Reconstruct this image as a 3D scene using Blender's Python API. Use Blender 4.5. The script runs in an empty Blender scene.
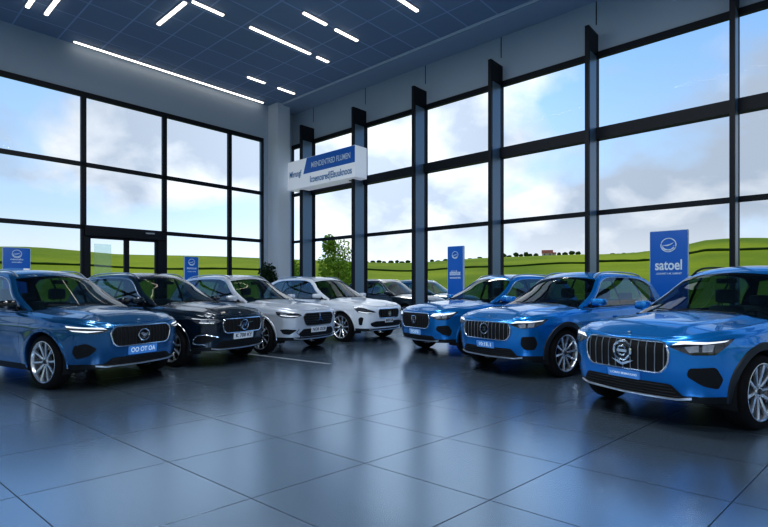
import bpy, bmesh, math, random
import numpy as np
from mathutils import Vector, Matrix
from mathutils.geometry import delaunay_2d_cdt
random.seed(7); np.random.seed(7)
SC = bpy.context.scene; COL = SC.collection
PI = math.pi

# ------------------------------------------------------------------ materials
MATS = {}
def mat(name, col=(.5,.5,.5), rough=.5, metal=0., coat=0., emit=None, estr=0., spec=.5, ior=1.5):
    if name in MATS: return MATS[name]
    m = bpy.data.materials.new(name); m.use_nodes = True
    b = m.node_tree.nodes['Principled BSDF']
    b.inputs['Base Color'].default_value = (*col, 1); b.inputs['Roughness'].default_value = rough
    b.inputs['Metallic'].default_value = metal; b.inputs['Coat Weight'].default_value = coat
    b.inputs['Coat Roughness'].default_value = .03; b.inputs['IOR'].default_value = ior
    b.inputs['Specular IOR Level'].default_value = spec
    if emit: b.inputs['Emission Color'].default_value = (*emit, 1); b.inputs['Emission Strength'].default_value = estr
    MATS[name] = m; return m

def noise_color(name, c1, c2, scale, rough=.6, detail=4., bump=0., metal=0., spec=.5, coat=0.):
    m = mat(name, c1, rough, metal, coat, spec=spec); nt = m.node_tree; b = nt.nodes['Principled BSDF']
    tc = nt.nodes.new('ShaderNodeTexCoord'); n = nt.nodes.new('ShaderNodeTexNoise'); r = nt.nodes.new('ShaderNodeMix')
    r.data_type = 'RGBA'; n.inputs['Scale'].default_value = scale; n.inputs['Detail'].default_value = detail
    r.inputs[6].default_value = (*c1, 1); r.inputs[7].default_value = (*c2, 1)
    nt.links.new(tc.outputs['Object'], n.inputs['Vector']); nt.links.new(n.outputs['Fac'], r.inputs[0])
    nt.links.new(r.outputs[2], b.inputs['Base Color'])
    if bump:
        bp = nt.nodes.new('ShaderNodeBump'); bp.inputs['Strength'].default_value = bump; bp.inputs['Distance'].default_value = .01
        nt.links.new(n.outputs['Fac'], bp.inputs['Height']); nt.links.new(bp.outputs['Normal'], b.inputs['Normal'])
    return m

def glass(name, tint, refl=1.0, rough=0.02, ior=1.45):
    if name in MATS: return MATS[name]
    m = bpy.data.materials.new(name); m.use_nodes = True; nt = m.node_tree; nt.nodes.clear()
    o = nt.nodes.new('ShaderNodeOutputMaterial'); mx = nt.nodes.new('ShaderNodeMixShader')
    t = nt.nodes.new('ShaderNodeBsdfTransparent'); g = nt.nodes.new('ShaderNodeBsdfGlossy'); f = nt.nodes.new('ShaderNodeFresnel')
    geo = nt.nodes.new('ShaderNodeNewGeometry'); io = nt.nodes.new('ShaderNodeMix')
    io.inputs[2].default_value = ior; io.inputs[3].default_value = 1/ior
    nt.links.new(geo.outputs['Backfacing'], io.inputs[0]); nt.links.new(io.outputs[0], f.inputs['IOR'])
    t.inputs[0].default_value = (*tint, 1); g.inputs[0].default_value = (refl, refl, refl, 1)
    g.inputs['Roughness'].default_value = rough
    # facing-independent fresnel: flip the normal on back faces so that panes work from both sides
    nt.links.new(f.outputs[0], mx.inputs[0]); nt.links.new(t.outputs[0], mx.inputs[1]); nt.links.new(g.outputs[0], mx.inputs[2])
    nt.links.new(mx.outputs[0], o.inputs[0]); MATS[name] = m; return m

def paint(name, col, metal=.35, rough=.38):
    m = mat(name, col, rough, metal, 1.0, spec=.5)
    nt = m.node_tree; b = nt.nodes['Principled BSDF']
    tc = nt.nodes.new('ShaderNodeTexCoord'); v = nt.nodes.new('ShaderNodeTexNoise'); v.inputs['Scale'].default_value = 900
    r = nt.nodes.new('ShaderNodeMix'); r.data_type = 'RGBA'
    r.inputs[6].default_value = (*[c*.85 for c in col], 1); r.inputs[7].default_value = (*[min(1, c*1.15) for c in col], 1)
    nt.links.new(tc.outputs['Object'], v.inputs['Vector']); nt.links.new(v.outputs['Fac'], r.inputs[0]); nt.links.new(r.outputs[2], b.inputs['Base Color'])
    return m

M_BLACK = mat('black_plastic', (.006,.007,.009), .5, spec=.35)
M_BAR = mat('grille_bar', (.30,.32,.35), .3, .9)
M_CLAD = mat('grey_cladding', (.022,.027,.034), .45, spec=.4)
M_GLOSSBLACK = mat('gloss_black', (.006,.007,.009), .12, coat=.6)
M_SEAM = mat('seam_black', (.004,.004,.005), .8)
M_CHROME = mat('chrome', (.78,.80,.83), .14, 1.)
M_SATIN = mat('satin_silver', (.62,.65,.70), .3, .9)
M_DARKMETAL = mat('dark_metal', (.05,.055,.06), .35, .8)
M_TYRE = mat('tyre_rubber', (.006,.006,.007), .8, spec=.25)
M_RIM = mat('alloy', (.72,.75,.79), .26, .85)
M_LAMP = mat('lamp_white', (.9,.93,.97), .15, emit=(.92,.96,1.), estr=.55)
M_LAMPHOUSE = mat('lamp_housing', (.03,.035,.045), .12, .3, coat=1.)
M_LAMPCELL = mat('lamp_cell', (.35,.38,.42), .15, .9)
M_TAIL = mat('tail_red', (.35,.01,.012), .15, coat=1.)
M_SEAT = mat('seat_leather', (.10,.115,.12), .55)
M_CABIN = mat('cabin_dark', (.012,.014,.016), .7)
M_CARGLASS = glass('car_glass', (.36,.49,.49), 1., .015, 1.5)
M_SIDEGLASS = glass('car_side_glass', (.36,.50,.56), 1., .015, 1.95)
M_PANE = glass('window_glass', (.97,.98,.985), .3, .0, 1.10)
M_FRAME = mat('frame_anthracite', (.006,.010,.018), .5, .0, spec=.35)
M_POSTSIDE = mat('post_window_lit', (.16,.24,.34), .35, .3)  # lighter blue tone paints in the window light on the posts' side faces
M_WALL = noise_color('wall_paint', (.47,.55,.65), (.50,.58,.68), 1.5, .7)
M_COLUMN = noise_color('column_paint', (.74,.79,.86), (.77,.82,.88), 1.5, .6)
M_PLATE_W = mat('plate_white', (.75,.77,.80), .4)
M_PLATE_B = mat('plate_blue', (.10,.33,.78), .35)
M_PLATE_P = mat('plate_lightblue', (.30,.55,.9), .4)
M_INK = mat('ink_dark', (.02,.025,.04), .5)
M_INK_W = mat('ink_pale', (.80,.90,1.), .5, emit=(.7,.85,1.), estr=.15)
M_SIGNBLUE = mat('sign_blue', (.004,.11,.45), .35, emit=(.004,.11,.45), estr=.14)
M_SIGNWHITE = mat('sign_white', (.72,.76,.82), .35, emit=(.8,.86,.96), estr=.22)  # faint glow added so the white sign faces look well lit
M_SIGNINK = mat('sign_ink', (.03,.20,.45), .5)
M_SIGNTEXT = mat('sign_text', (.75,.86,.97), .5)

# ------------------------------------------------------------------ mesh helpers
def new_obj(name, me, parent=None):
    o = bpy.data.objects.new(name, me); COL.objects.link(o)
    if parent is not None: o.parent = parent
    return o
def build(name, verts, faces, m, parent=None, smooth=True, normals=None, fm=None, sharp=None):
    me = bpy.data.meshes.new(name)
    me.from_pydata([tuple(map(float, v)) for v in verts], [], [tuple(int(i) for i in f) for f in faces])
    for x in (m if isinstance(m, (list, tuple)) else [m]): me.materials.append(x)
    if fm is not None: me.polygons.foreach_set('material_index', list(map(int, fm)))
    if smooth: me.polygons.foreach_set('use_smooth', [True]*len(me.polygons))
    me.update()
    if normals is not None: me.normals_split_custom_set_from_vertices([tuple(map(float, n)) for n in normals])
    elif sharp: me.set_sharp_from_angle(angle=math.radians(sharp))
    return new_obj(name, me, parent)
def empty(name, loc=(0,0,0), rz=0, label=None, cat=None, group=None):
    o = bpy.data.objects.new(name, None); COL.objects.link(o); o.location = loc; o.rotation_euler = (0,0,rz)
    o.empty_display_size = .2
    return tag(o, label, cat, group)
def tag(o, label=None, cat=None, group=None, kind=None):
    if label: o['label'] = label
    if cat: o['category'] = cat
    if group: o['group'] = group
    if kind: o['kind'] = kind
    return o
class MB:
    """collects pieces of ONE mesh"""
    def __init__(s): s.v = []; s.f = []; s.m = []
    def add(s, v, f, mi=0):
        b = len(s.v); s.v += [tuple(map(float, p)) for p in v]; s.f += [tuple(int(i)+b for i in q) for q in f]; s.m += [mi]*len(f)
    def box(s, lo, hi, mi=0, fn=None):
        x0,y0,z0 = lo; x1,y1,z1 = hi
        v = [(x0,y0,z0),(x1,y0,z0),(x1,y1,z0),(x0,y1,z0),(x0,y0,z1),(x1,y0,z1),(x1,y1,z1),(x0,y1,z1)]
        if fn: v = [fn(p) for p in v]
        s.add(v, [(0,3,2,1),(4,5,6,7),(0,1,5,4),(1,2,6,5),(2,3,7,6),(3,0,4,7)], mi)
    def rbox(s, lo, hi, r, mi=0, fn=None, seg=2):
        bm = bmesh.new(); bmesh.ops.create_cube(bm, size=1)
        for v in bm.verts: v.co = Vector([lo[k]+(v.co[k]+.5)*(hi[k]-lo[k]) for k in range(3)])
        bmesh.ops.bevel(bm, geom=bm.edges[:], offset=r, segments=seg, profile=.6, affect='EDGES')
        s.bm(bm, mi, fn)
    def bm(s, bm, mi=0, fn=None):
        bm.verts.index_update()
        v = [tuple(x.co) for x in bm.verts]
        if fn: v = [fn(p) for p in v]
        s.add(v, [[x.index for x in f.verts] for f in bm.faces], mi); bm.free()
    def tube(s, pts, r, n=8, closed=False, mi=0, rx=None):
        pts = [np.array(p, float) for p in pts]; k = len(pts); rings = []
        for i in range(k):
            a = pts[(i-1) % k] if (closed or i > 0) else pts[0]; b = pts[(i+1) % k] if (closed or i < k-1) else pts[-1]
            t = b-a; t = t/(np.linalg.norm(t)+1e-12)
            up = np.array([0,0,1.]) if abs(t[2]) < .93 else np.array([1.,0,0])
            e1 = np.cross(t, up); e1 /= np.linalg.norm(e1); e2 = np.cross(e1, t)
            ri = r[i] if hasattr(r, '__len__') else r
            rings.append([pts[i]+ri*math.cos(2*PI*j/n)*e1+(rx or 1)*ri*math.sin(2*PI*j/n)*e2 for j in range(n)])
        v = [p for q in rings for p in q]; f = []
        for i in range(k if closed else k-1):
            i2 = (i+1) % k
            for j in range(n): f.append((i*n+j, i*n+(j+1)%n, i2*n+(j+1)%n, i2*n+j))
        if not closed: f += [tuple(range(n-1,-1,-1)), tuple((k-1)*n+j for j in range(n))]
        s.add(v, f, mi)
    def lathe(s, prof, n=48, mi=0, axis='y', cap=False):
        v = []; k = len(prof)
        for j in range(n):
            c, t = math.cos(2*PI*j/n), math.sin(2*PI*j/n)
            for r, h in prof: v.append((r*c, h, r*t) if axis == 'y' else (r*c, r*t, h))
        f = []
        for j in range(n):
            j2 = (j+1) % n
            for i in range(k-1): f.append((j*k+i, j*k+i+1, j2*k+i+1, j2*k+i) if axis == 'y' else (j*k+i, j2*k+i, j2*k+i+1, j*k+i+1))
        s.add(v, f, mi)
    def out(s, name, m, parent=None, smooth=True, sharp=35):
        return build(name, s.v, s.f, m, parent, smooth, fm=s.m if isinstance(m, (list,tuple)) else None, sharp=sharp if smooth else None)

def spline(xk, yk):
    """natural cubic spline, vectorised"""
    x = np.array(xk, float); y = np.array(yk, float)
    if x[0] > x[-1]: x = x[::-1]; y = y[::-1]
    n = len(x); h = np.diff(x); A = np.eye(n); d = np.zeros(n)
    for i in range(1, n-1):
        A[i,i-1] = h[i-1]; A[i,i] = 2*(h[i-1]+h[i]); A[i,i+1] = h[i]
        d[i] = 6*((y[i+1]-y[i])/h[i]-(y[i]-y[i-1])/h[i-1])
    M = np.linalg.solve(A, d)
    def g(q):
        q = np.clip(np.asarray(q, float), x[0], x[-1]); i = np.clip(np.searchsorted(x, q)-1, 0, n-2)
        t0 = x[i+1]-q; t1 = q-x[i]; hh = h[i]
        return M[i]*t0**3/(6*hh)+M[i+1]*t1**3/(6*hh)+(y[i]/hh-M[i]*hh/6)*t0+(y[i+1]/hh-M[i+1]*hh/6)*t1
    return g
def hermite(xk, yk):
    """monotone cubic"""
    x = np.array(xk, float); y = np.array(yk, float)
    if x[0] > x[-1]: x = x[::-1]; y = y[::-1]
    h = np.diff(x); dl = np.diff(y)/h; n = len(x); m = np.zeros(n); m[0] = dl[0]; m[-1] = dl[-1]
    for i in range(1, n-1):
        if dl[i-1]*dl[i] > 0:
            w1 = 2*h[i]+h[i-1]; w2 = h[i]+2*h[i-1]; m[i] = (w1+w2)/(w1/dl[i-1]+w2/dl[i])
    def g(q):
        q = np.clip(np.asarray(q, float), x[0], x[-1]); i = np.clip(np.searchsorted(x, q)-1, 0, n-2)
        t = (q-x[i])/h[i]; t2 = t*t; t3 = t2*t
        return (2*t3-3*t2+1)*y[i]+(t3-2*t2+t)*h[i]*m[i]+(-2*t3+3*t2)*y[i+1]+(t3-t2)*h[i]*m[i+1]
    return g
def sst(t): t = np.clip(t, 0, 1); return t*t*(3-2*t)
def vnormals(V, F):
    V = np.asarray(V); N = np.zeros_like(V)
    for f in F:
        p = V[list(f)]; n = np.cross(p[2 % len(p)]-p[0], p[-1]-p[1]) if len(p) == 4 else np.cross(p[1]-p[0], p[2]-p[0])
        for i in f: N[i] += n
    l = np.linalg.norm(N, axis=1); l[l < 1e-12] = 1
    return N/l[:,None]

# ------------------------------------------------------------------ the car body as a surface
XF, XR = 1.42, -1.38            # axles
RT = .385                       # tyre radius
CT = [(2.32,0,1),(2.316,.18,1),(2.30,.38,1),(2.262,.56,1),(2.185,.70,1),(2.06,.80,.85),(1.86,.875,.5),(1.6,.917,.2),(1.3,.930,0),(.9,.930,0),
      (.3,.926,0),(-.3,.926,0),(-.9,.930,0),(-1.4,.932,0),(-1.75,.905,.3),(-2.02,.845,.6),(-2.2,.745,.85),(-2.30,.58,1),(-2.345,.32,1),(-2.36,0,1)]
CTA = np.array(CT); _d = np.r_[0, np.cumsum(np.hypot(np.diff(CTA[:,0]), np.diff(CTA[:,1])))]
UMAX = _d[-1]
sx, sy, sw_ = spline(_d, CTA[:,0]), spline(_d, CTA[:,1]), hermite(_d, CTA[:,2])
nose = hermite([.2,.26,.32,.40,.5,.65,.8,.9,.98], [2.19,2.235,2.262,2.285,2.305,2.318,2.318,2.300,2.275])
tail = hermite([.2,.4,.6,.8,1.0,1.2], [-2.24,-2.34,-2.37,-2.35,-2.29,-2.22])
wid = hermite([.2,.28,.4,.6,.75,.88,1.0,1.12], [.855,.885,.915,.933,.938,.932,.912,.885])
zt_ = spline([2.34,2.25,2.0,1.6,1.2,.9,.4,-.4,-1.2,-2.0,-2.4], [.895,.918,.968,1.012,1.045,1.066,1.080,1.095,1.122,1.15,1.13])
RF = .065
def crown(x, y):
    return .085*(1-(y/.9)**2)*sst((2.42-x)/.6)*np.where(x < .8, 1-.6*sst((.8-x)/1.5), 1)
def ztop(x, y): return zt_(x)+crown(x, y)
def outline(u, z, ins):
    w = sw_(u); front = (u < UMAX*.5)
    dx = np.where(front, w*(nose(z)-2.32-ins), w*(tail(z)+2.36+ins))
    x = sx(u)+dx; y = sy(u)*(wid(z)-ins)/.935
    sidew = sst((2.05-x)/.35)*sst((x+2.05)/.35)
    rf = np.hypot(x-XF, z-.38); rr = np.hypot(x-XR, z-.38)
    between = sst((.95-x)/.35)*sst((x+.95)/.35)
    y = y+sidew*(.012*np.exp(-((z-(.885-.012*x))/.03)**2)-.020*np.exp(-((z-.58)/.11)**2)*between
                 +.016*(np.exp(-((rf-.47)/.09)**2)+np.exp(-((rr-.47)/.09)**2))*(z < 1.0))
    return x, y
def surf(u, z):
    """point of the lower body skin at loop parameter u and height z (left half)"""
    u = np.asarray(u, float); z = np.asarray(z, float)
    x0, y0 = outline(u, np.minimum(z, .9), 0.)
    zt = ztop(x0, y0); dz = np.clip((z-(zt-RF))/RF, 0, 1)
    ins = RF*(1-np.sqrt(np.clip(1-dz*dz, 0, 1)))
    x, y = outline(u, z, ins)
    return np.stack([x, y, z+0*x], -1)
_uu = np.linspace(0, UMAX, 3000); _xx, _yy = outline(_uu, .7+0*_uu, 0.)
_al = np.r_[0, np.cumsum(np.hypot(np.diff(_xx), np.diff(_yy)))]
def u_of_a(a): return np.interp(np.abs(a), _al, _uu)
def u_of_x(x): return np.interp(-np.asarray(x, float), -_xx, _uu)
_fc = {}
def fpt(a, z, off=0.):
    k = (round(abs(float(a)), 6), round(float(z), 6))
    if k not in _fc: _fc[k] = (_fpt(k[0], k[1], 0.), _fpt(k[0], k[1], 1.))
    p0, p1 = _fc[k]; q = p0+(p1-p0)*off
    return q if a >= 0 else q*np.array([1,-1,1])
def _fpt(a, z, off=0.):
    """fascia coordinates: a = arc length from the nose centre (sign = side), z = height; off along the normal"""
    sgn = 1. if a >= 0 else -1.
    u = float(u_of_a(a)); e = .004
    p = surf(u, z); du = surf(u+e, z)-surf(max(u-e, 0), z); dzv = surf(u, z+e)-surf(u, z-e)
    if u < 1e-6: du = np.array([0, 1., 0])
    n = np.cross(du, dzv); n /= np.linalg.norm(n)
    if n[0]*1+n[1]*.6 < 0 and u < UMAX*.5: n = -n
    p = p+off*n; return np.array([p[0], sgn*p[1], p[2]])
def spt(x, z, off=0., sgn=1):
    u = float(u_of_x(x)); p = surf(u, z); return np.array([p[0], sgn*(p[1]+off), p[2]])

def zbot(x): return .228+.068*sst((x-.95)/.9)+.06*sst((-1.3-x)/.7)
def body_grid():
    xs = [0.,.03]+list(np.arange(.06, 1.2, .035))
    ubr = [u_of_x(x) for x in (.95,.944,.80,.794,-.28,-.286,-1.02,-1.026)]
    u1 = u_of_x(1.9)
    us = list(np.linspace(0, u1, 34))+list(np.arange(u1+.03, UMAX-1.2, .032))+list(np.linspace(UMAX-1.2, UMAX, 30))
    us = sorted([u for u in us if min(abs(u-b) for b in ubr) > .008]+[float(b) for b in ubr])
    us = np.array(us); n = len(us)
    lv = np.array([0,.03,.07,.12,.125,.17,.22,.27,.32,.37,.42,.47,.52,.57,.62,.67,.72,.77,.81,.85,.89,.93,.965,1.])   # fraction up to the fillet
    # ring z
    x0, y0 = outline(us, .85+0*us, 0.); zt = ztop(x0, y0); zb = zbot(x0)
    rings = []; half = []
    for l in lv:
        z = zb+l*(zt-RF-zb); half.append(surf(us, z))
    for ph in (18,36,54,72,90):
        half.append(surf(us, zt-RF+RF*math.sin(math.radians(ph))*(1 if ph < 90 else .9999)))
    H = np.array(half)                       # level, u, 3
    top = H[-1]
    V = []; idx = {}
    L = len(H)
    def vid(j, i, s):
        key = (j, i, 0 if i in (0, n-1) else s)
        if key not in idx:
            p = H[j, i].copy()
            p[1] = 0 if i in (0, n-1) else p[1]*s
            idx[key] = len(V); V.append(p)
        return idx[key]
    F = []; T = []
    for s in (1, -1):
        for j in range(L-1):
            for i in range(n-1):
                q = [vid(j,i,s), vid(j,i+1,s), vid(j+1,i+1,s), vid(j+1,i,s)]
                if s < 0: q = q[::-1]
                F.append(q); T.append(('s', j, i, s))
    # cap
    fr = np.array([1,.975,.945,.93,.923,.86,.79,.72,.66,.62,.58,.54,.48,.38,.28,.18,.09,0.])
    fr = np.r_[fr, -fr[:-1][::-1]]; C = len(fr)
    def cid(i, c):
        if i in (0, n-1): return vid(L-1, i, 1)
        if c == 0: return vid(L-1, i, 1)
        if c == C-1: return vid(L-1, i, -1)
        key = ('c', i, c)
        if key not in idx:
            x, y = top[i,0], top[i,1]*fr[c]
            # the row bows forward a little at the nose
            z = ztop(x, y)
            z += .011*sst((.60-abs(y)/(1-.20*sst((x-.9)/1.3)))/.06)*sst((2.26-x)/.25)*sst((x-.7)/.2)
            if abs(fr[c]) > .97: z = top[i,2]+(z-top[i,2])*.6
            idx[key] = len(V); V.append(np.array([x, y, z]))
        return idx[key]
    for i in range(n-1):
        for c in range(C-1):
            q = [cid(i,c), cid(i+1,c), cid(i+1,c+1), cid(i,c+1)]
            q2 = []
            for k in q:
                if k not in q2: q2.append(k)
            if len(q2) >= 3: F.append(q2); T.append(('c', i, c, 1 if fr[c]+fr[c+1] > 0 else -1))
    V = np.array(V); N = vnormals(V, F)
    # orient outward
    cen = V.mean(0)
    if np.mean(np.sum(N*(V-cen), 1)) < 0: N = -N; F = [f[::-1] for f in F]
    xm = (us[:-1]+us[1:])/2; xmid = np.interp(xm, _uu, _xx)
    return dict(V=V, N=N, F=F, T=T, us=us, xmid=xmid, L=L, NL=len(lv), fr=fr, xtop=(top[:-1,0]+top[1:,0])/2)
BG = body_grid()

def classify_body():
    reg = []
    V = BG['V']; fr = BG['fr']
    for f, (k, a, b, s) in zip(BG['F'], BG['T']):
        c = V[f].mean(0); x, y, z = c
        r = 'body_shell'
        if k == 's':
            xm = BG['xmid'][b]; j = a
            if min(math.hypot(x-XF, z-.385), math.hypot(x-XR, z-.385)) < .455 and abs(y) > .6: r = None
            elif j < 3: r = 'lower_cladding'
            elif -1.03 < xm < .80:
                seam = (.794 < xm < .80) or (-.286 < xm < -.28) or (-1.026 < xm < -1.02)
                if seam: r = 'door_seam'
                elif j == 3: r = 'door_seam' if True else r
                elif j >= BG['NL']-1: r = 'body_shell'
                elif xm > -.28: r = ('front_door', s)
                elif xm > -1.02: r = ('rear_door', s)
        else:
            i, cc = a, b; xt = BG['xtop'][i]; fm = abs((fr[cc]+fr[cc+1])/2)
            if -2.16 < xt < .80 and fm < .925: r = None
            elif .80 < xt < 2.235 and fm < .923: r = 'hood'
            elif .80 < xt < 2.24 and fm < .93: r = 'door_seam'
            elif .944 < 0: pass
        reg.append(r)
    return reg
BREG = classify_body()
def extract(V, N, F, reg, key):
    fs = [f for f, r in zip(F, reg) if r == key]; ids = sorted({i for f in fs for i in f}); mp = {i: k for k, i in enumerate(ids)}
    return V[ids], N[ids], [[mp[i] for i in f] for f in fs]

# ------------------------------------------------------------------ greenhouse
Rz = hermite([1.15,1.02,.88,.5,.13,.02,-.12,-.35,-.7,-1.15,-1.55,-1.85,-1.93,-2.02,-2.15,-2.28],
             [1.045,1.118,1.197,1.412,1.618,1.655,1.678,1.694,1.700,1.690,1.660,1.612,1.585,1.50,1.30,1.06])
ysd = hermite([.9,1.05,1.2,1.4,1.55,1.66,1.75], [.872,.850,.808,.728,.655,.598,.55])
def kplan(s): return .28*sst((s+1.0)/1.1)-.10*sst((-1.2-s)/.5)
def taper(x): return 1-.035*sst((x-.3)/.7)-.075*sst((-1.0-x)/1.2)
def gtop(s, y): return Rz(s)+.045*sst((.75-s)/1.1)*sst((s+2.2)/.5)-.055*(y/.6)**2*sst((1.2-s)/1.)
def green_grid():
    st = sorted(set([1.15,1.08,1.02,.96,.9,.84,.78,.72,.66,.6,.54,.48,.42,.36,.30,.24,.19,.15,.11,.07,.03,-.02,-.08,-.14,-.2,-.28,-.36,-.42,-.5,-.6,-.7,-.8,-.9,-1.0,
                     -1.08,-1.16,-1.22,-1.3,-1.4,-1.5,-1.6,-1.68,-1.76,-1.82,-1.86,-1.90,-1.94,-1.98,-2.02,-2.07,-2.12,-2.17,-2.22,-2.28]), reverse=True)
    rows = []; info = []
    for s in st:
        k = kplan(s); lo, hi = .9, 1.75
        for _ in range(40):
            m = (lo+hi)/2; y = float(ysd(m))*1.0; x = s-k*y*y; y *= taper(x)
            if m < gtop(s, y): lo = m
            else: hi = m
        zc = lo; yb = float(ysd(zc)); x = s-k*yb*yb; tp = taper(x); yc = yb*tp
        z0 = .98 if zc > 1.0 else zc-.02
        zlo = 1.112+.03*sst((.3-x)/2.2); zhi = zc-.062
        if s < -1.5: zhi = zc-.062-.10*sst((-1.5-s)/.5)
        zlo = max(min(zlo, zc-.02), z0+.01); zhi = max(min(zhi, zc-.01), zlo+.001)
        zs = list(np.linspace(z0, zlo, 3))+list(np.linspace(zlo, zhi, 9)[1:])+list(np.linspace(zhi, zc-.045 if zc-.045 > zhi else (zhi+zc)/2, 2)[1:])
        P = []
        for z in zs:
            P.append((x, float(ysd(z))*tp, z))
        # rounded corner: quadratic bezier to the top surface
        yin = yc-.05
        p0 = np.array(P[-1]); p1 = np.array([x, yc, zc]); p2 = np.array([s-k*(yin/tp)**2, yin, gtop(s, yin)])
        for t in (.25,.5,.75): P.append(tuple((1-t)**2*p0+2*t*(1-t)*p1+t*t*p2))
        for y in np.r_[yin, yin-.03, np.linspace(yin-.03, 0, 12)[1:]]:
            P.append((s-k*(y/tp)**2, y, float(gtop(s, y))))
        rows.append(P); info.append((s, zlo, zhi, zc, x))
    A = np.array(rows); n, m, _ = A.shape
    V = []; idx = {}
    def vid(i, j, sg):
        key = (i, j, 0 if j == m-1 else sg)
        if key not in idx: p = A[i,j].copy(); p[1] *= sg; idx[key] = len(V); V.append(p)
        return idx[key]
    F = []; T = []
    for sg in (1,-1):
        for i in range(n-1):
            for j in range(m-1):
                q = [vid(i,j,sg), vid(i,j+1,sg), vid(i+1,j+1,sg), vid(i+1,j,sg)]
                if sg > 0: q = q[::-1]
                F.append(q); T.append((i, j, sg))
    V = np.array(V); N = vnormals(V, F)
    if np.mean(N[:,2]) < 0: N = -N; F = [f[::-1] for f in F]
    reg = []
    for i, j, sg in T:
        s = (st[i]+st[i+1])/2; r = 'cabin_frame'
        zl, zh = (info[i][1]+info[i+1][1])/2, (info[i][2]+info[i+1][2])/2
        if 2 <= j < 10:
            if zh-zl < .012: r = 'cabin_frame'
            elif -.28 < s < .9: r = ('front_window', sg)
            elif -1.16 < s < -.36: r = ('rear_side_window', sg)
            elif -1.82 < s < -1.22: r = ('quarter_window', sg)
            elif -.36 <= s <= -.28 or -1.22 <= s <= -1.16: r = ('pillar_trim', sg, s > -.7)
        elif j >= 15:
            if .13 < s < 1.15: r = 'windshield'
            elif -2.28 < s < -1.93: r = 'rear_window'
        reg.append(r)
    rim = {sg: [tuple(A[i, 10]*np.array([1,sg,1])) for i in range(n) if -1.86 < st[i] < .80 and info[i][2]-info[i][1] > .02] for sg in (1,-1)}
    return dict(V=V, N=N, F=F, reg=reg, st=st, A=A, rim=rim)
GG = green_grid()

# ------------------------------------------------------------------ fascia panels
def rounded(pts, r, seg=4):
    out = []; n = len(pts)
    for i in range(n):
        p0, p, p1 = (np.array(pts[(i+k) % n], float) for k in (-1, 0, 1))
        d0 = p0-p; d1 = p1-p; l0 = np.linalg.norm(d0); l1 = np.linalg.norm(d1); rr = min(r, .45*l0, .45*l1)
        a = p+d0/l0*rr; b = p+d1/l1*rr
        for t in np.linspace(0, 1, seg): out.append(tuple((1-t)**2*a+2*t*(1-t)*p+t*t*b))
    return out
def dense(pts, step, closed=True):
    out = []; n = len(pts)
    for i in range(n if closed else n-1):
        a = np.array(pts[i], float); b = np.array(pts[(i+1) % n], float); k = max(1, int(np.ceil(np.linalg.norm(b-a)/step)))
        for t in range(k): out.append(tuple(a+(b-a)*t/k))
    if not closed: out.append(tuple(pts[-1]))
    return out
def panel(mb, poly, off, fn=fpt, step=.04, mi=0, depth=.02):
    b = dense(poly, step); n = len(b); vs = [Vector(p) for p in b]
    xs = [p[0] for p in b]; ys = [p[1] for p in b]
    def inside(q):
        c = False
        for i in range(n):
            (x0,y0),(x1,y1) = b[i], b[(i+1) % n]
            if (y0 > q[1]) != (y1 > q[1]) and q[0] < (x1-x0)*(q[1]-y0)/(y1-y0)+x0: c = not c
        return c
    for x in np.arange(min(xs)+step/2, max(xs), step):
        for y in np.arange(min(ys)+step/2, max(ys), step):
            if inside((x,y)) and min(math.hypot(x-p[0], y-p[1]) for p in b) > step*.45: vs.append(Vector((x,y)))
    r = delaunay_2d_cdt(vs, [(i,(i+1) % n) for i in range(n)], [], 1, 1e-6)
    V2, F2 = r[0], r[2]
    P = [fn(v[0], v[1], off) for v in V2]
    F = [list(f) for f in F2]
    # make the faces look outward
    m = np.mean(P, 0)
    tot = np.zeros(3)
    for f in F: tot += np.cross(P[f[1]]-P[f[0]], P[f[2]]-P[f[0]])
    ref = np.mean([fn(v[0], v[1], off+.01) for v in V2], 0)-m
    if tot@ref < 0: F = [f[::-1] for f in F]
    mb.add(P, F, mi)
    if depth:
        ring = [fn(p[0], p[1], off) for p in b]; back = [fn(p[0], p[1], off-depth) for p in b]
        mb.add(ring+back, [(i, (i+1) % n, n+(i+1) % n, n+i) for i in range(n)], mi)
def mir(poly, s): return [(s*p[0], p[1]) for p in poly]

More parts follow.
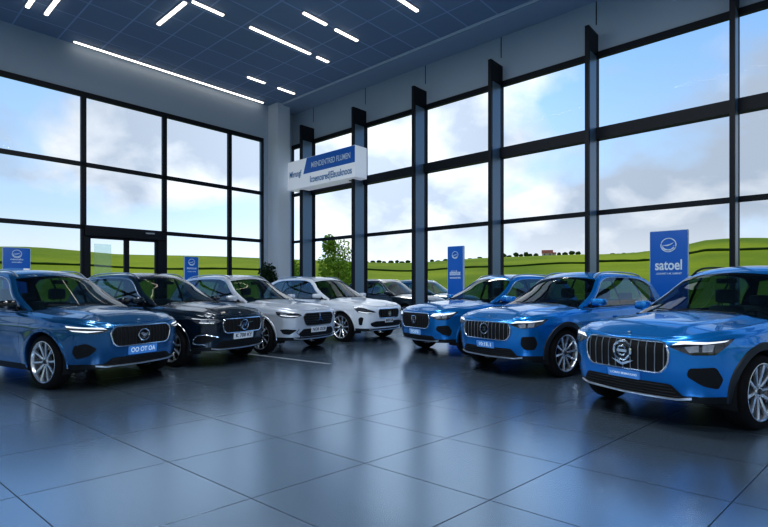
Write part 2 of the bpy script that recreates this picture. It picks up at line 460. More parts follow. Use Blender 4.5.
_wheel_cache = {}
def wheel_meshes(style):
    if style in _wheel_cache: return _wheel_cache[style]
    t = MB()
    W = .118
    t.lathe([(.280,-W+.01),(.312,-W),(.350,-W+.004),(.373,-W+.022),(RT-.003,-W+.045),(RT,-.05),(RT-.004,-.045),(RT-.004,-.035),(RT,-.03),(RT,.03),(RT-.004,.035),(RT-.004,.045),(RT,.05),
             (RT-.003,W-.045),(.373,W-.022),(.350,W-.004),(.312,W),(.294,W-.012)], 64)
    t.v = [(x,y,z) for x,y,z in t.v]
    r = MB()
    r.lathe([(.294,W-.012),(.297,W-.002),(.290,W),(.281,W-.012),(.271,W-.05),(.266,-W+.02),(.280,-W+.01)], 64)
    nsp = 5 if style == 'double' else 10 if style == 'multi' else 5
    for k in range(nsp):
        for d in ((-.15,.15) if style == 'double' else (0,) if style == 'multi' else (-.24,-.02)):
            a = 2*PI*k/nsp+d*.9+.2
            ca, sa = math.cos(a), math.sin(a)
            def fn(p, ca=ca, sa=sa, d=d):
                rad, w, y = p; tt = (rad-.04)/.24
                ww = w*(1+.35*tt); off = d*.05*tt
                px, pz = rad, ww+off
                return (px*ca-pz*sa, y+.012*tt*(1 if y > .05 else 1)-.020*(1-tt), px*sa+pz*ca)
            r.rbox((.03,-(.015 if style == 'multi' else .021),W-.055),(.281,(.015 if style == 'multi' else .021),W-.018), .008, 0, fn, 1)
    r.lathe([(0,W-.03),(.055,W-.032),(.068,W-.045),(.07,W-.08)][::-1], 32)
    b = MB(); b.lathe([(.262,.045),(.0,.045)][::-1], 40); b.lathe([(.165,.052),(.165,.06),(.07,.06)][::-1], 40, 1)
    b.rbox((-.165,.04,-.04),(-.10,.075,.11), .01, 1)
    c = MB(); c.lathe([(0,W-.016),(.026,W-.018),(.031,W-.024),(.032,W-.04)][::-1], 24)
    for k in range(5):
        a = 2*PI*k/5
        for i in range(1):
            c.lathe([(0,W-.022),(.007,W-.022),(.008,W-.05)][::-1], 8)
            m8 = 8*3
            for q in range(m8):
                x,y,z = c.v[-1-q]; c.v[-1-q] = (x+.05*math.cos(a), y-.006, z+.05*math.sin(a))
    o = [t.out('tyre', M_TYRE), r.out('wheel', M_RIM), b.out('brake_disc', [M_GLOSSBLACK, M_DARKMETAL]), c.out('wheel_cap', M_DARKMETAL)]
    ms = [x.data for x in o]
    for x in o: bpy.data.objects.remove(x)
    _wheel_cache[style] = ms; return ms

def text_mesh(body, size, name='t', bold=.024):
    cu = bpy.data.curves.new(name, 'FONT'); cu.body = body; cu.size = size; cu.align_x = 'CENTER'; cu.align_y = 'CENTER'; cu.extrude = 0; cu.offset = bold*size
    o = bpy.data.objects.new(name, cu); COL.objects.link(o)
    bpy.context.view_layer.update()
    me = bpy.data.meshes.new_from_object(o.evaluated_get(bpy.context.evaluated_depsgraph_get()))
    bpy.data.objects.remove(o); bpy.data.curves.remove(cu)
    v = [tuple(x.co) for x in me.vertices]; f = [tuple(p.vertices) for p in me.polygons]; bpy.data.meshes.remove(me)
    return v, f

_interior = {}
def interior_meshes():
    if _interior: return _interior
    s = MB()
    s.rbox((-.24,-.25,.0),(.27,.25,.15), .05)
    s.rbox((-.34,-.24,.10),(-.19,.24,.66), .055, 0, lambda p: (p[0]-.22*(p[2]-.1), p[1]*(1-.18*(p[2]-.1)), p[2]))
    s.rbox((-.44,-.14,.70),(-.34,.14,.90), .045); s.tube([(-.39,-.06,.6),(-.40,-.06,.75)], .008); s.tube([(-.39,.06,.6),(-.40,.06,.75)], .008)
    _interior['seat'] = s
    b = MB(); b.rbox((-.3,-.62,0),(.2,.62,.16), .05); b.rbox((-.42,-.62,.1),(-.27,.62,.62), .06, 0, lambda p: (p[0]-.25*(p[2]-.1), p[1], p[2]))
    for y in (-.36,.36): b.rbox((-.52,y-.13,.62),(-.43,y+.13,.78), .04)
    _interior['rear_bench'] = b
    d = MB(); d.rbox((.42,-.74,.72),(.98,.74,1.075), .05, 0, lambda p: (p[0]-.15*p[1]*p[1], p[1], p[2]+.0*(p[0]))); d.rbox((.36,.16,.95),(.6,.6,1.09), .04); d.rbox((.40,-.16,.62),(.62,.16,1.0), .04)
    d.rbox((-.3,-.13,.45),(.5,.13,.72), .04)
    _interior['dashboard'] = d
    w = MB(); c = np.array([.27,.38,1.0]); ax = np.array([-.9,0,.42]); ax /= np.linalg.norm(ax); e1 = np.array([0,1.,0]); e2 = np.cross(ax, e1)
    w.tube([c+.185*(math.cos(t)*e1+math.sin(t)*e2) for t in np.linspace(0,2*PI,28,endpoint=False)], .016, 8, True)
    w.tube([c-.18*e1, c, c+.18*e1], [.012,.03,.012]); w.tube([c, c-.18*e2], .014); w.tube([c, c+np.array([.25,0,-.08])], .03)
    _interior['steering_wheel'] = w
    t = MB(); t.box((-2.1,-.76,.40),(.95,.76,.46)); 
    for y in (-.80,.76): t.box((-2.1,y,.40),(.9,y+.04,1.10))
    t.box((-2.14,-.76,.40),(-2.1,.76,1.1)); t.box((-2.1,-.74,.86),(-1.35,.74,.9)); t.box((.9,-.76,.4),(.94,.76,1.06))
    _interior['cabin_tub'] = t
    return _interior

def set_pos(o, v): o.location = v

def emblem(mb, kind, zc, off, sc=1.):
    def P(a, z, o=off): return fpt(a, zc+z, o)
    if kind in ('ring_wing','ring_diag','ring_star','ring_bolt'):
        R = .088*sc
        mb.tube([P(R*math.cos(t), R*.93*math.sin(t)) for t in np.linspace(0, 2*PI, 28, endpoint=False)], .010*sc, 6, True)
        panel(mb, [(R*.98*math.cos(t), R*.91*math.sin(t)) for t in np.linspace(0, 2*PI, 24, endpoint=False)], off-.006, lambda a,z,o: fpt(a, zc+z, o), .05, 1)
    fz = lambda a, z, o: fpt(a, zc+z, o)
    S = lambda pts: [(p[0]*sc, p[1]*sc) for p in pts]
    if kind == 'ring_wing':
        panel(mb, S([(-.06,.028),(-.01,.036),(.02,.012),(.062,.034),(.045,-.012),(.0,-.03),(-.03,-.006)]), off+.004, fz)
        panel(mb, S([(-.045,-.03),(.0,-.05),(.04,-.035),(.0,-.042)]), off+.004, fz)
    elif kind == 'ring_diag':
        panel(mb, S([(-.075,-.045),(-.02,.045),(.005,.005),(.04,.06),(.055,.05),(.02,-.035),(-.01,.0),(-.03,-.06)]), off+.004, fz)
        mb.tube([P(-.16*sc,-.01), P(-.09*sc,-.01)], .006, 5); mb.tube([P(.09*sc,.03), P(.20*sc,.05)], .008, 5)
    elif kind == 'star':
        for t in (90, 210, 330):
            a = math.radians(t); p = math.radians(t+90)
            tip = (.12*math.cos(a), .115*math.sin(a)); w = .026
            panel(mb, S([(w*math.cos(p), w*math.sin(p)), tip, (-w*math.cos(p), -w*math.sin(p)), (-.02*math.cos(a), -.02*math.sin(a))]), off+.006, fz)
    elif kind == 'shield':
        poly = S([(-.07,.075),(.07,.075),(.075,.0),(.045,-.06),(.0,-.085),(-.045,-.06),(-.075,.0)])
        panel(mb, poly, off, fz, .05, 1)
        mb.tube([P(*p) for p in dense(rounded(poly, .015), .03)], .009*sc, 6, True)
        panel(mb, S([(-.045,.04),(.045,.04),(.045,.024),(-.045,.024)]), off+.005, fz); panel(mb, S([(-.045,.004),(.045,.004),(.045,-.012),(-.045,-.012)]), off+.005, fz)
        panel(mb, S([(-.035,-.03),(.035,-.03),(.0,-.055)]), off+.005, fz)
    elif kind == 'ring_bolt':
        panel(mb, S([(-.06,.02),(.03,.045),(.06,.035),(.012,.008),(.05,-.012),(-.03,-.05),(-.055,-.035),(-.005,-.01)]), off+.004, fz)
        panel(mb, S([(-.03,-.085),(.03,-.085),(.012,-.125),(-.012,-.125)]), off, fz)
    elif kind == 'octagon':
        R = .095*sc
        poly = [(R*math.cos(t), R*math.sin(t)) for t in np.linspace(PI/8, 2*PI+PI/8, 8, endpoint=False)]
        panel(mb, poly, off-.004, fz, .05, 1)
        mb.tube([P(*p) for p in dense(rounded(poly, .03), .03)], .012*sc, 6, True)
        mb.tube([P(.045*sc*math.cos(t), .045*sc*math.sin(t)) for t in np.linspace(.5, 5.6, 14)], .010, 6)
        panel(mb, S([(-.055,.012),(.05,.012),(.05,-.014),(-.055,-.014)]), off+.004, fz)
        panel(mb, S([(-.12,-.085),(-.05,-.098),(.0,-.118),(.05,-.098),(.12,-.085),(.05,-.124),(.0,-.142),(-.05,-.124)]), off, fz)
    elif kind == 'bars':
        panel(mb, S([(-.045,.06),(-.012,.06),(-.012,-.06),(-.045,-.06)]), off, fz); panel(mb, S([(.012,.06),(.045,.06),(.045,-.06),(.012,-.06)]), off, fz)
        panel(mb, S([(-.06,.012),(.06,.012),(.06,-.012),(-.06,-.012)]), off, fz)

def make_car(label, loc, yaw, P, group):
    root = empty('car', (*loc, 0), yaw, label, 'car', group)
    pm = P['paint']; trimm = P.get('trim', pm)
    V, N, F = BG['V'], BG['N'], BG['F']
    def ex(key, name, m, G=None, parent=root, off=0.):
        if G is None: v, n, f = extract(V, N, F, BREG, key)
        else: v, n, f = extract(G['V'], G['N'], G['F'], G['reg'], key)
        return build(name, v+off*n, f, m, parent, True, n)
    ex('body_shell', 'body_shell', pm); ex('lower_cladding', 'lower_cladding', P.get('lower', M_BLACK)); ex('hood', 'hood', pm)
    ex('door_seam', 'panel_gap', M_SEAM, off=-.004)
    ex('cabin_frame', 'cabin_frame', pm, GG); [ex(('pillar_trim', a, b), 'pillar_trim', M_GLOSSBLACK, GG) for a in (1,-1) for b in (True, False)]
    wsg = ex('windshield', 'windshield', M_CARGLASS, GG); ex('rear_window', 'rear_window', M_SIDEGLASS, GG)
    # dark lining of the pillars and roof
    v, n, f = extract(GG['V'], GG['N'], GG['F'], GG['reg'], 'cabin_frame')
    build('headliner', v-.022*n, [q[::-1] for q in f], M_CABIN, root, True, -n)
    for s in (1,-1):
        dr = {}
        for key, nm in (('front_door','front_door'),('rear_door','rear_door')):
            d = ex((key, s), nm, pm); dr[key] = d
            hx = -.12 if key == 'front_door' else -.88
            h = MB(); zz = .93
            pts = [spt(hx+.11, zz, .004, s), spt(hx+.095, zz, .034, s), spt(hx-.095, zz, .036, s), spt(hx-.11, zz, .004, s)]
            h.tube(pts, .013, 8, False, 0, 1.3); panel(h, [(hx+.08,zz-.035),(hx+.08,zz+.03),(hx-.08,zz+.03),(hx-.08,zz-.035)], .002, lambda a,z,o: spt(a,z,o,s), .05, 0, 0)
            h.out('door_handle', pm, d)
        fw = ex(('front_window', s), 'side_window', M_SIDEGLASS, GG); ex(('rear_side_window', s), 'side_window', M_SIDEGLASS, GG); ex(('quarter_window', s), 'side_window', M_SIDEGLASS, GG)
        t = MB(); pts = GG['rim'][s]; t.tube([(p[0], p[1]+s*.004, p[2]) for p in pts], .009, 6); t.out('window_trim', P.get('wtrim', M_SATIN), root)
        b = MB(); pts = []
        for x in np.linspace(.78, -1.85, 20):
            z = 1.112+.03*float(sst((.3-x)/2.2))-.006; pts.append((x, s*(float(ysd(z))*float(taper(x))+.006), z))
        b.tube(pts, .011, 6); b.out('belt_molding', M_GLOSSBLACK, root)
        # mirror
        mm = MB()
        c = np.array([.53, s*.955, 1.195])
        mm.rbox((-.07,-.115,-.07),(.10,.115,.062), .06, 0, lambda p: (c[0]+p[0]*(1-3.2*max(0,p[1]*s))-.25*max(0,p[1]*s), c[1]+p[1], c[2]+p[2]*(1-1.6*max(0,p[1]*s))), 4)
        mm.tube([(.57, s*.80, 1.10), (.55, s*.88, 1.125), (.54, s*.94, 1.15)], [.035,.03,.035], 8, False, 1)
        mo = mm.out('side_mirror', [P.get('mirror', pm), M_GLOSSBLACK], root)
        g = MB(); g.rbox((c[0]-.076,c[1]-.085,c[2]-.05),(c[0]-.068,c[1]+.06,c[2]+.042), .004); g.out('mirror_glass', M_CHROME, mo)
        # roof rail
        r = MB(); pts = []
        for x in np.linspace(.02, -1.72, 16):
            y = .545-.03*float(sst((-.9-x)/.9)); e = min((.02-x), (x+1.72))
            pts.append((x, s*y, float(gtop(x+float(kplan(x))*y*y, y))+.038*float(sst(e/.18))-.004))
        r.tube(pts, .016, 8, False, 0, .8); r.out('roof_rail', P.get('rail', M_SATIN), root)
        # tail lights
        tl = MB(); at = float(_al[-1])
        panel(tl, rounded([(s*(at-.35),.98),(s*(at-.35),.86),(s*(at-.92),.84),(s*(at-1.12),.95),(s*(at-1.0),1.02)], .03), .006, lambda a,z,o: tailpt(a,z,o)); tl.out('tail_light', M_TAIL, root)
        # headlights
        hl = MB(); poly = P['head']; panel(hl, mir(rounded(poly, .015), s), .007)
        ho = hl.out('headlight', M_LAMPHOUSE, root)
        for nm, polys, m in (('light_strip', P['strips'], M_LAMP), ('lamp_cell', P['cells'], M_LAMPCELL)):
            k = MB()
            for q in polys: panel(k, mir(rounded(q, .006), s), .011, depth=.006)
            if polys: k.out(nm, m, ho)
        # fog pocket
        fp = MB(); panel(fp, mir(rounded(P['fog'], .03), s), .004); fo = fp.out('fog_light_pocket', M_BLACK, root)
        if P.get('fogtrim'):
            k = MB(); k.tube([fpt(s*p[0], p[1], .008) for p in dense(P['fogtrim'], .03, False)], .010, 6); k.out('pocket_trim', M_CHROME, fo)
        # arch trims + wheels
        for xa in (XF, XR):
            k = MB(); rows = []
            for th in np.linspace(-14, 194, 44):
                a = math.radians(th); row = []
                for rr, o in ((.428,-.10),(.428,.006),(.436,.013),(.505 if P.get('clad') else .466,.011),(.515 if P.get('clad') else .478,-.006)):
                    x = xa+rr*math.cos(a); z = max(.385+rr*math.sin(a), float(zbot(x))+.004); row.append(spt(x, z, o, s))
                rows.append(row)
            vv = [p for r_ in rows for p in r_]; ff = [(i*5+j, i*5+j+1, i*5+j+6, i*5+j+5) for i in range(len(rows)-1) for j in range(4)]
            if s < 0: ff = [q[::-1] for q in ff]
            k.add(vv, ff); k.out('wheel_arch_trim', M_CLAD if P.get('clad') else pm, root)
            ty, rm, br, cp = wheel_meshes(P.get('wheel','double'))
            w = new_obj('wheel', rm, root); w.location = (xa, s*.815, RT); w.rotation_euler = (0, random.uniform(0,6)*0+.3, 0 if s > 0 else PI)
            for nm, me in (('tyre',ty),('brake_disc',br),('wheel_cap',cp)): new_obj(nm, me, w)
    # underbody with wheel wells
    u = MB()
    loop = [surf(q, .26) for q in np.linspace(0, UMAX, 60)]
    lp = [(p[0]*.995, p[1]*.985, float(zbot(p[0]))+.012) for p in loop]+[(p[0]*.995, -p[1]*.985, float(zbot(p[0]))+.012) for p in loop[1:-1][::-1]]
    cut = []
    for p in lp:
        x, y, z = p
        for xa in (XF, XR):
            if abs(x-xa) < .42 and abs(y) > .60: y = math.copysign(.60, y)
        cut.append((x, y, z))
    u.add(cut, [list(range(len(cut)))])
    for s in (1,-1):
        for xa in (XF, XR):
            arc = [(xa+.44*math.cos(t), .385+.44*math.sin(t)) for t in np.linspace(-.36, PI+.36, 30)]
            v = [(x, s*.58, z) for x, z in arc]+[(x, s*.90, z) for x, z in arc]; m = len(arc)
            u.add(v, [(i, i+1, m+i+1, m+i) for i in range(m-1)]+[list(range(m))])
    u.out('underbody', M_SEAM, root, False)
    # grille
    gp = rounded(P['grille'], P.get('gr', .05), 6)
    g = MB(); panel(g, gp, .004, step=.05); go = g.out('grille', M_SEAM, root)
    k = MB(); k.tube([fpt(p[0], p[1], .012) for p in dense(gp, .04)], P.get('gframe', .011), 8, True); k.out('grille_frame', P.get('gfm', M_CHROME), go)
    k = MB(); zs = [p[1] for p in gp]; ax = max(p[0] for p in gp)
    def zr(a):
        c = []
        for i in range(len(gp)):
            (x0,z0),(x1,z1) = gp[i], gp[(i+1) % len(gp)]
            if (x0-a)*(x1-a) < 0: c.append(z0+(z1-z0)*(a-x0)/(x1-x0))
        return (min(c), max(c)) if len(c) > 1 else None
    nb = P.get('bars', 13)
    if nb:
        for a in (np.arange(nb)+.5)/nb*2*ax-ax:
            r = zr(a+1e-5)
            if r and r[1]-r[0] > .03: k.tube([fpt(a, z, .010) for z in np.linspace(r[0]+.008, r[1]-.008, 6)], P.get('barw', .0075), 6)
    if P.get('hbars'):
        z0, z1 = min(zs), max(zs)
        for z in np.linspace(z0, z1, P['hbars']+2)[1:-1]:
            k.tube([fpt(a, z, .009) for a in np.linspace(-ax*.93, ax*.93, 20)], .006, 6)
    k.out('grille_slats', P.get('barm', M_BAR), go)
    k = MB(); emblem(k, P['emblem'], P.get('ez', .745), .022, P.get('es', 1.)); k.out('emblem', [M_CHROME, M_GLOSSBLACK], go)
    # hood badge
    k = MB(); k.rbox((2.19,-.018,float(ztop(2.2,0))-.004),(2.225,.018,float(ztop(2.2,0))+.014), .006); k.out('hood_badge', M_CHROME, root)
    # lower intake, lip
    k = MB(); panel(k, rounded(P['intake'], .03), .005); io = k.out('lower_intake', M_SEAM, root)
    k = MB()
    zi = [p[1] for p in P['intake']]
    for z in np.linspace(min(zi)+.03, max(zi)-.02, 4):
        w = [a for a in np.linspace(-.7,.7,60) if inpoly((a,z), P['intake'])]
        if len(w) > 3: k.tube([fpt(a, z, .008) for a in w[1:-1]], .006, 5)
    k.out('intake_slats', M_BLACK, io)
    k = MB(); lip = P['lip']
    rows = [[fpt(a, z+o[1], o[0]) for o in ((.004,.012),(.020,.007),(.020,-.007),(.004,-.012))] for a, z in dense(lip, .03, False)]
    n4 = len(rows); k.add([p for r_ in rows for p in r_], [(i*4+j, i*4+(j+1) % 4, i*4+4+(j+1) % 4, i*4+4+j) for i in range(n4-1) for j in range(4)]+[(3,2,1,0), tuple((n4-1)*4+j for j in range(4))])
    k.out('skid_trim', P.get('lipm', M_SATIN), root)
    # plate
    ph = P.get('plate')
    if ph:
        zc, hw, hh, m, txt, tm = ph
        k = MB(); panel(k, rounded([(-hw,zc-hh),(hw,zc-hh),(hw,zc+hh),(-hw,zc+hh)], .012), .016, step=.06); po = k.out('license_plate', m, root)
        v, f = text_mesh(txt, hh*P.get('ts', 1.55))
        wx = max(abs(p[0]) for p in v); sc = min(1.25, hw*.86/wx)
        k = MB(); k.add([fpt(p[0]*sc, zc+p[1], .0175) for p in v], f); k.out('plate_lettering', tm, po, False)
    # wipers
    for y0, y1 in ((.45,-.15),(-.05,-.55)):
        k = MB(); pts = []
        for t in np.linspace(0, 1, 8):
            y = y0+(y1-y0)*t; sx_ = .975-.04*t; pts.append((sx_-.28*y*y+.012, y, float(gtop(sx_, y))+.012))
        k.tube(pts, .008, 6); k.out('wiper', M_BLACK, root)
    # interior
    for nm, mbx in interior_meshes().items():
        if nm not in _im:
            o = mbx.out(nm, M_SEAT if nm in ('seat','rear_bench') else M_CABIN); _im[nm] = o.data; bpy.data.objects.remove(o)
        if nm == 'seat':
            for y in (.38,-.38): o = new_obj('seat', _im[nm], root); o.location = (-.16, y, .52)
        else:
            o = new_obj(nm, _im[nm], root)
            if nm == 'rear_bench': o.location = (-.95, 0, .55)
    k = MB(); k.rbox((.20,-.12,1.50),(.235,.12,1.565), .012); k.tube([(.22,0,1.56),(.17,0,1.62)], .01); k.out('rearview_mirror', M_BLACK, root)
    return root
_im = {}
def inpoly(q, b):
    c = False; n = len(b)
    for i in range(n):
        (x0,y0),(x1,y1) = b[i], b[(i+1) % n]
        if (y0 > q[1]) != (y1 > q[1]) and q[0] < (x1-x0)*(q[1]-y0)/(y1-y0)+x0: c = not c
    return c
def tailpt(a, z, off=0.):
    s = 1. if a >= 0 else -1.; u = float(np.interp(abs(a), _al, _uu)); e = .004
    p = surf(u, z); du = surf(min(u+e, UMAX), z)-surf(u-e, z); t = du[:2]/np.linalg.norm(du[:2])
    n = np.array([t[1], -t[0], 0]); n = n if n[1]-n[0] > 0 else -n
    p = p+off*n; return np.array([p[0], s*p[1], p[2]])

# ------------------------------------------------------------------ camera (level, standing eye height)
cam = bpy.data.cameras.new('camera'); co = bpy.data.objects.new('camera', cam); COL.objects.link(co)
EYE = 1.465; FPX = 494.; HOR = 286.
co.location = (0,0,EYE); co.rotation_euler = (PI/2,0,0); cam.sensor_fit = 'HORIZONTAL'; cam.sensor_width = 36
cam.lens = 36*FPX/768; cam.shift_y = (HOR-263.5)/768; cam.clip_end = 2000; cam.clip_start = .05
SC.camera = co

# ------------------------------------------------------------------ cars
BLUE = paint('paint_azure', (.004,.235,.64), .6, .25); BLUE2 = paint('paint_azure_deep', (.004,.22,.60), .6, .25)
NAVYBLUE = paint('paint_steel_blue', (.003,.10,.25), .6, .25)
DARK = paint('paint_midnight', (.003,.013,.026), .4, .25); SILVER = paint('paint_silver', (.60,.64,.70), .45, .36); WHITE = paint('paint_white', (.78,.82,.87), .1, .35)
TEAL = paint('paint_dark_teal', (.006,.022,.035), .3, .3); TEAL2 = paint('paint_teal', (.012,.10,.16), .3, .3)
GR_HEX = [(-.45,.885),(.45,.885),(.485,.80),(.475,.66),(.41,.578),(-.41,.578),(-.475,.66),(-.485,.80)]
INTAKE = [(-.50,.47),(.50,.47),(.62,.345),(.55,.325),(-.55,.325),(-.62,.345)]
HEAD_A = [(.52,.795),(.60,.845),(.85,.872),(1.16,.905),(1.02,.80),(.93,.735),(.72,.725)]
LIP = [(-.68,.345),(-.55,.325),(0,.315),(.55,.325),(.68,.345)]
base = dict(grille=GR_HEX, intake=INTAKE, head=HEAD_A, lip=LIP, fog=[(.66,.60),(.90,.62),(.98,.50),(.93,.40),(.78,.43),(.64,.52)],
  strips=[[(.55,.812),(.62,.848),(.86,.868),(1.08,.888),(1.03,.872),(.84,.850),(.66,.828)]], cells=[[(.66,.80),(.78,.825),(.78,.76),(.70,.75)],[(.81,.825),(.92,.835),(.90,.765),(.81,.76)]])
def variant(**k):
    d = dict(base); d.update(k); up = d.get('up', .03)
    sh = lambda q, dz: [(a-.04*(a > .5), z+dz*(1 if z < .85 else .75)) for a, z in q]
    d['head'] = sh(d['head'], up); d['strips'] = [sh(q, up) for q in d['strips']]; d['cells'] = [sh(q, up) for q in d['cells']]
    d['fog'] = [(a, z+up*.9) for a, z in d['fog']]
    return d
c9 = variant(up=.055, paint=BLUE, clad=True, emblem='octagon', ez=.765, plate=(.515,.19,.042,M_PLATE_B,'LUOMAN BRBMAUUND',M_INK_W), ts=.8, bars=11, barw=.006, rail=M_BLACK, wheel='multi', es=1.1)
c8 = variant(up=.055, grille=[(a*1.04, .60+(z-.578)*.88) for a, z in GR_HEX], paint=BLUE, clad=True, emblem='ring_bolt', ez=.765, plate=(.505,.19,.052,M_PLATE_B,'10:1E.1',M_INK_W), bars=13, barw=.006, wheel='multi',
  head=[(.52,.80),(.62,.84),(.86,.875),(1.16,.905),(1.05,.815),(.90,.755),(.70,.745)], fog=[(.68,.62),(.88,.63),(.93,.52),(.88,.42),(.72,.42),(.66,.50)])
c7 = variant(up=.045, paint=BLUE2, emblem='shield', ez=.75, plate=(.49,.20,.055,M_PLATE_P,'TO:FB',M_INK_W), bars=17, barw=.005, barm=M_DARKMETAL, wheel='double',
  strips=[[(.55,.80),(.62,.848),(.86,.868),(1.10,.895),(1.02,.845),(.84,.815),(.66,.79)]], intake=[(-.54,.43),(.54,.43),(.62,.345),(.55,.325),(-.55,.325),(-.62,.345)])
c1 = variant(paint=NAVYBLUE, emblem='ring_wing', ez=.74, plate=(.525,.24,.062,M_PLATE_B,'OO OT OA',M_INK_W), bars=17, barw=.005, barm=M_DARKMETAL, gframe=.012, wheel='multi', mirror=M_GLOSSBLACK,
  grille=[(-.44,.875),(.44,.875),(.50,.80),(.46,.64),(.40,.60),(-.40,.60),(-.46,.64),(-.50,.80)], rail=M_SATIN,
  head=[(.55,.80),(.62,.845),(.86,.868),(1.14,.895),(1.12,.84),(1.0,.79),(.72,.765)],
  strips=[[(.58,.82),(.64,.846),(.88,.866),(1.13,.888),(1.11,.862),(.86,.842)],[(.62,.80),(.80,.806),(1.06,.822),(1.02,.804),(.82,.785)]], cells=[],
  fog=[(.66,.56),(.80,.64),(.97,.60),(.99,.50),(.93,.42),(.76,.46)], intake=[(-.46,.44),(.46,.44),(.60,.345),(.55,.325),(-.55,.325),(-.60,.345)])
c2 = variant(paint=DARK, emblem='ring_diag', ez=.74, es=1.1, plate=(.545,.25,.06,M_PLATE_W,'K 700 KY',M_INK), bars=11, barw=.005, barm=M_DARKMETAL, gframe=.012, wheel='multi',
  grille=[(-.46,.86),(.46,.86),(.49,.78),(.46,.64),(.40,.61),(-.40,.61),(-.46,.64),(-.49,.78)],
  head=[(.56,.81),(.64,.845),(.86,.865),(1.16,.885),(1.04,.79),(.90,.745),(.70,.745)], strips=[[(.60,.825),(.88,.852),(1.08,.868),(1.05,.855),(.86,.838)],[(.70,.765),(.92,.775),(.95,.787),(.70,.778)]],
  fog=[(.60,.56),(.86,.60),(1.0,.55),(.98,.44),(.72,.43)], fogtrim=[(.58,.555),(.80,.60),(.94,.585),(1.02,.50),(1.0,.43),(.78,.425)])
c3 = variant(paint=SILVER, emblem='star', ez=.745, es=1.15, plate=(.515,.25,.06,M_PLATE_W,'NOR OOB',M_INK), bars=0, hbars=4, barm=M_DARKMETAL, gfm=M_DARKMETAL, wheel='multi', clad=False,
  grille=[(-.42,.865),(.42,.865),(.47,.80),(.40,.62),(-.40,.62),(-.47,.80)],
  head=[(.55,.80),(.62,.845),(.86,.868),(1.14,.90),(1.10,.82),(1.0,.77),(.72,.755)], strips=[[(.60,.79),(.82,.80),(1.04,.82),(1.0,.80),(.80,.782)]], cells=[[(.88,.85),(1.02,.865),(1.0,.83),(.88,.82)]],
  fog=[(.62,.50),(.86,.52),(1.0,.51),(.92,.42),(.78,.40)], intake=[(-.46,.54),(.46,.54),(.58,.44),(.50,.37),(-.50,.37),(-.58,.44)], fogtrim=[(.58,.545),(.63,.48),(.52,.37)])
c4 = variant(paint=WHITE, emblem='bars', ez=.735, plate=(.56,.17,.055,M_PLATE_W,'BIO LB',M_INK), bars=9, barw=.009, wheel='multi', barm=M_DARKMETAL,
  grille=[(-.40,.86),(.40,.86),(.42,.78),(.38,.63),(-.38,.63),(-.42,.78)],
  head=[(.54,.76),(.60,.785),(.86,.87),(1.16,.915),(1.13,.86),(1.04,.76),(.72,.72)], strips=[[(.58,.745),(.80,.755),(1.03,.785),(1.0,.765),(.80,.735)],[(1.0,.885),(1.14,.905),(1.12,.865)]], cells=[],
  fog=[(.84,.62),(.92,.64),(.98,.60),(.96,.44),(.88,.42)], intake=[(-.50,.55),(.50,.55),(.66,.50),(.62,.43),(.50,.40),(-.50,.40),(-.62,.43),(-.66,.50)])
R = math.radians
LEFT = 'sport utility cars in the left row'; RIGHT = 'sport utility cars in the right row'
make_car('dark blue car at the front of the left row, white-striped headlights and blue plate', (-5.68,8.47), R(-27), c1, LEFT)
make_car('black-navy car with pale number plate and a diagonal bar across its round badge', (-4.68,10.42), R(-28.5), c2, LEFT)
make_car('silver car with a big three-pointed badge, beside the black-navy car', (-3.36,12.27), R(-34), c3, LEFT)
make_car('white car with a small narrow grille, last of the left row, by the corner column', (-1.65,14.6), R(-39.5), c4, LEFT)
make_car('azure blue car with shield badge, farthest back of the three azure cars', (2.62,11.84), R(-148), c7, RIGHT)
make_car('azure blue car with black wheel arches, standing between the two other azure cars', (3.55,9.52), R(-144.3), c8, RIGHT)
make_car('large azure blue car nearest the camera, eight-sided grille badge and blue plate lettering', (4.64,6.52), R(-151), c9, RIGHT)
OUT = 'parked cars outside behind the glass'
c5 = variant(paint=TEAL, emblem='bars', bars=9, wheel='multi', rail=M_SATIN); c6 = variant(paint=TEAL2, emblem='bars', bars=9, wheel='multi')
make_car('dark car parked outside behind the glass, roof seen over the white car', (.35,20.4), R(-42), c5, OUT)
make_car('teal car parked outside behind the glass, only windscreen seen beside the blue pylon', (2.1,22.5), R(-42), c6, OUT)

SKY_SEED, SKY_STR, GLOW, LOOK = 5.34, .98, .55, 'Medium High Contrast'
FILL_LIGHTS = [(2.,2.,190),(6.,3.,190),(2.,8.,190),(6.,9.,190),(-3.,-2.,200),(0.,-5.,200)]  # fill lights added near the ceiling to brighten the cars and hall
# ------------------------------------------------------------------ the hall; wall axes A (along the left wall) and B (along the right wall)
TH = .735
AX = np.array([math.sin(TH), math.cos(TH)]); BX = np.array([-math.cos(TH), math.sin(TH)])
def ab(p): q = AX*p[0]+BX*p[1]; return (q[0], q[1], p[2])
AW, BW = 13.67, 17.87          # right wall plane a = AW, left wall plane b = BW
A0, B0 = -11., -13.            # the walls behind the camera
ZC = 9.17
def rot_of(axis): return math.atan2(axis[1], axis[0])
def sbox(name, lo, hi, m, parent=None, kind='structure'):
    mb = MB(); mb.box(lo, hi, 0, ab); o = mb.out(name, m, parent, False)
    if parent is None and kind: o['kind'] = kind
    return o

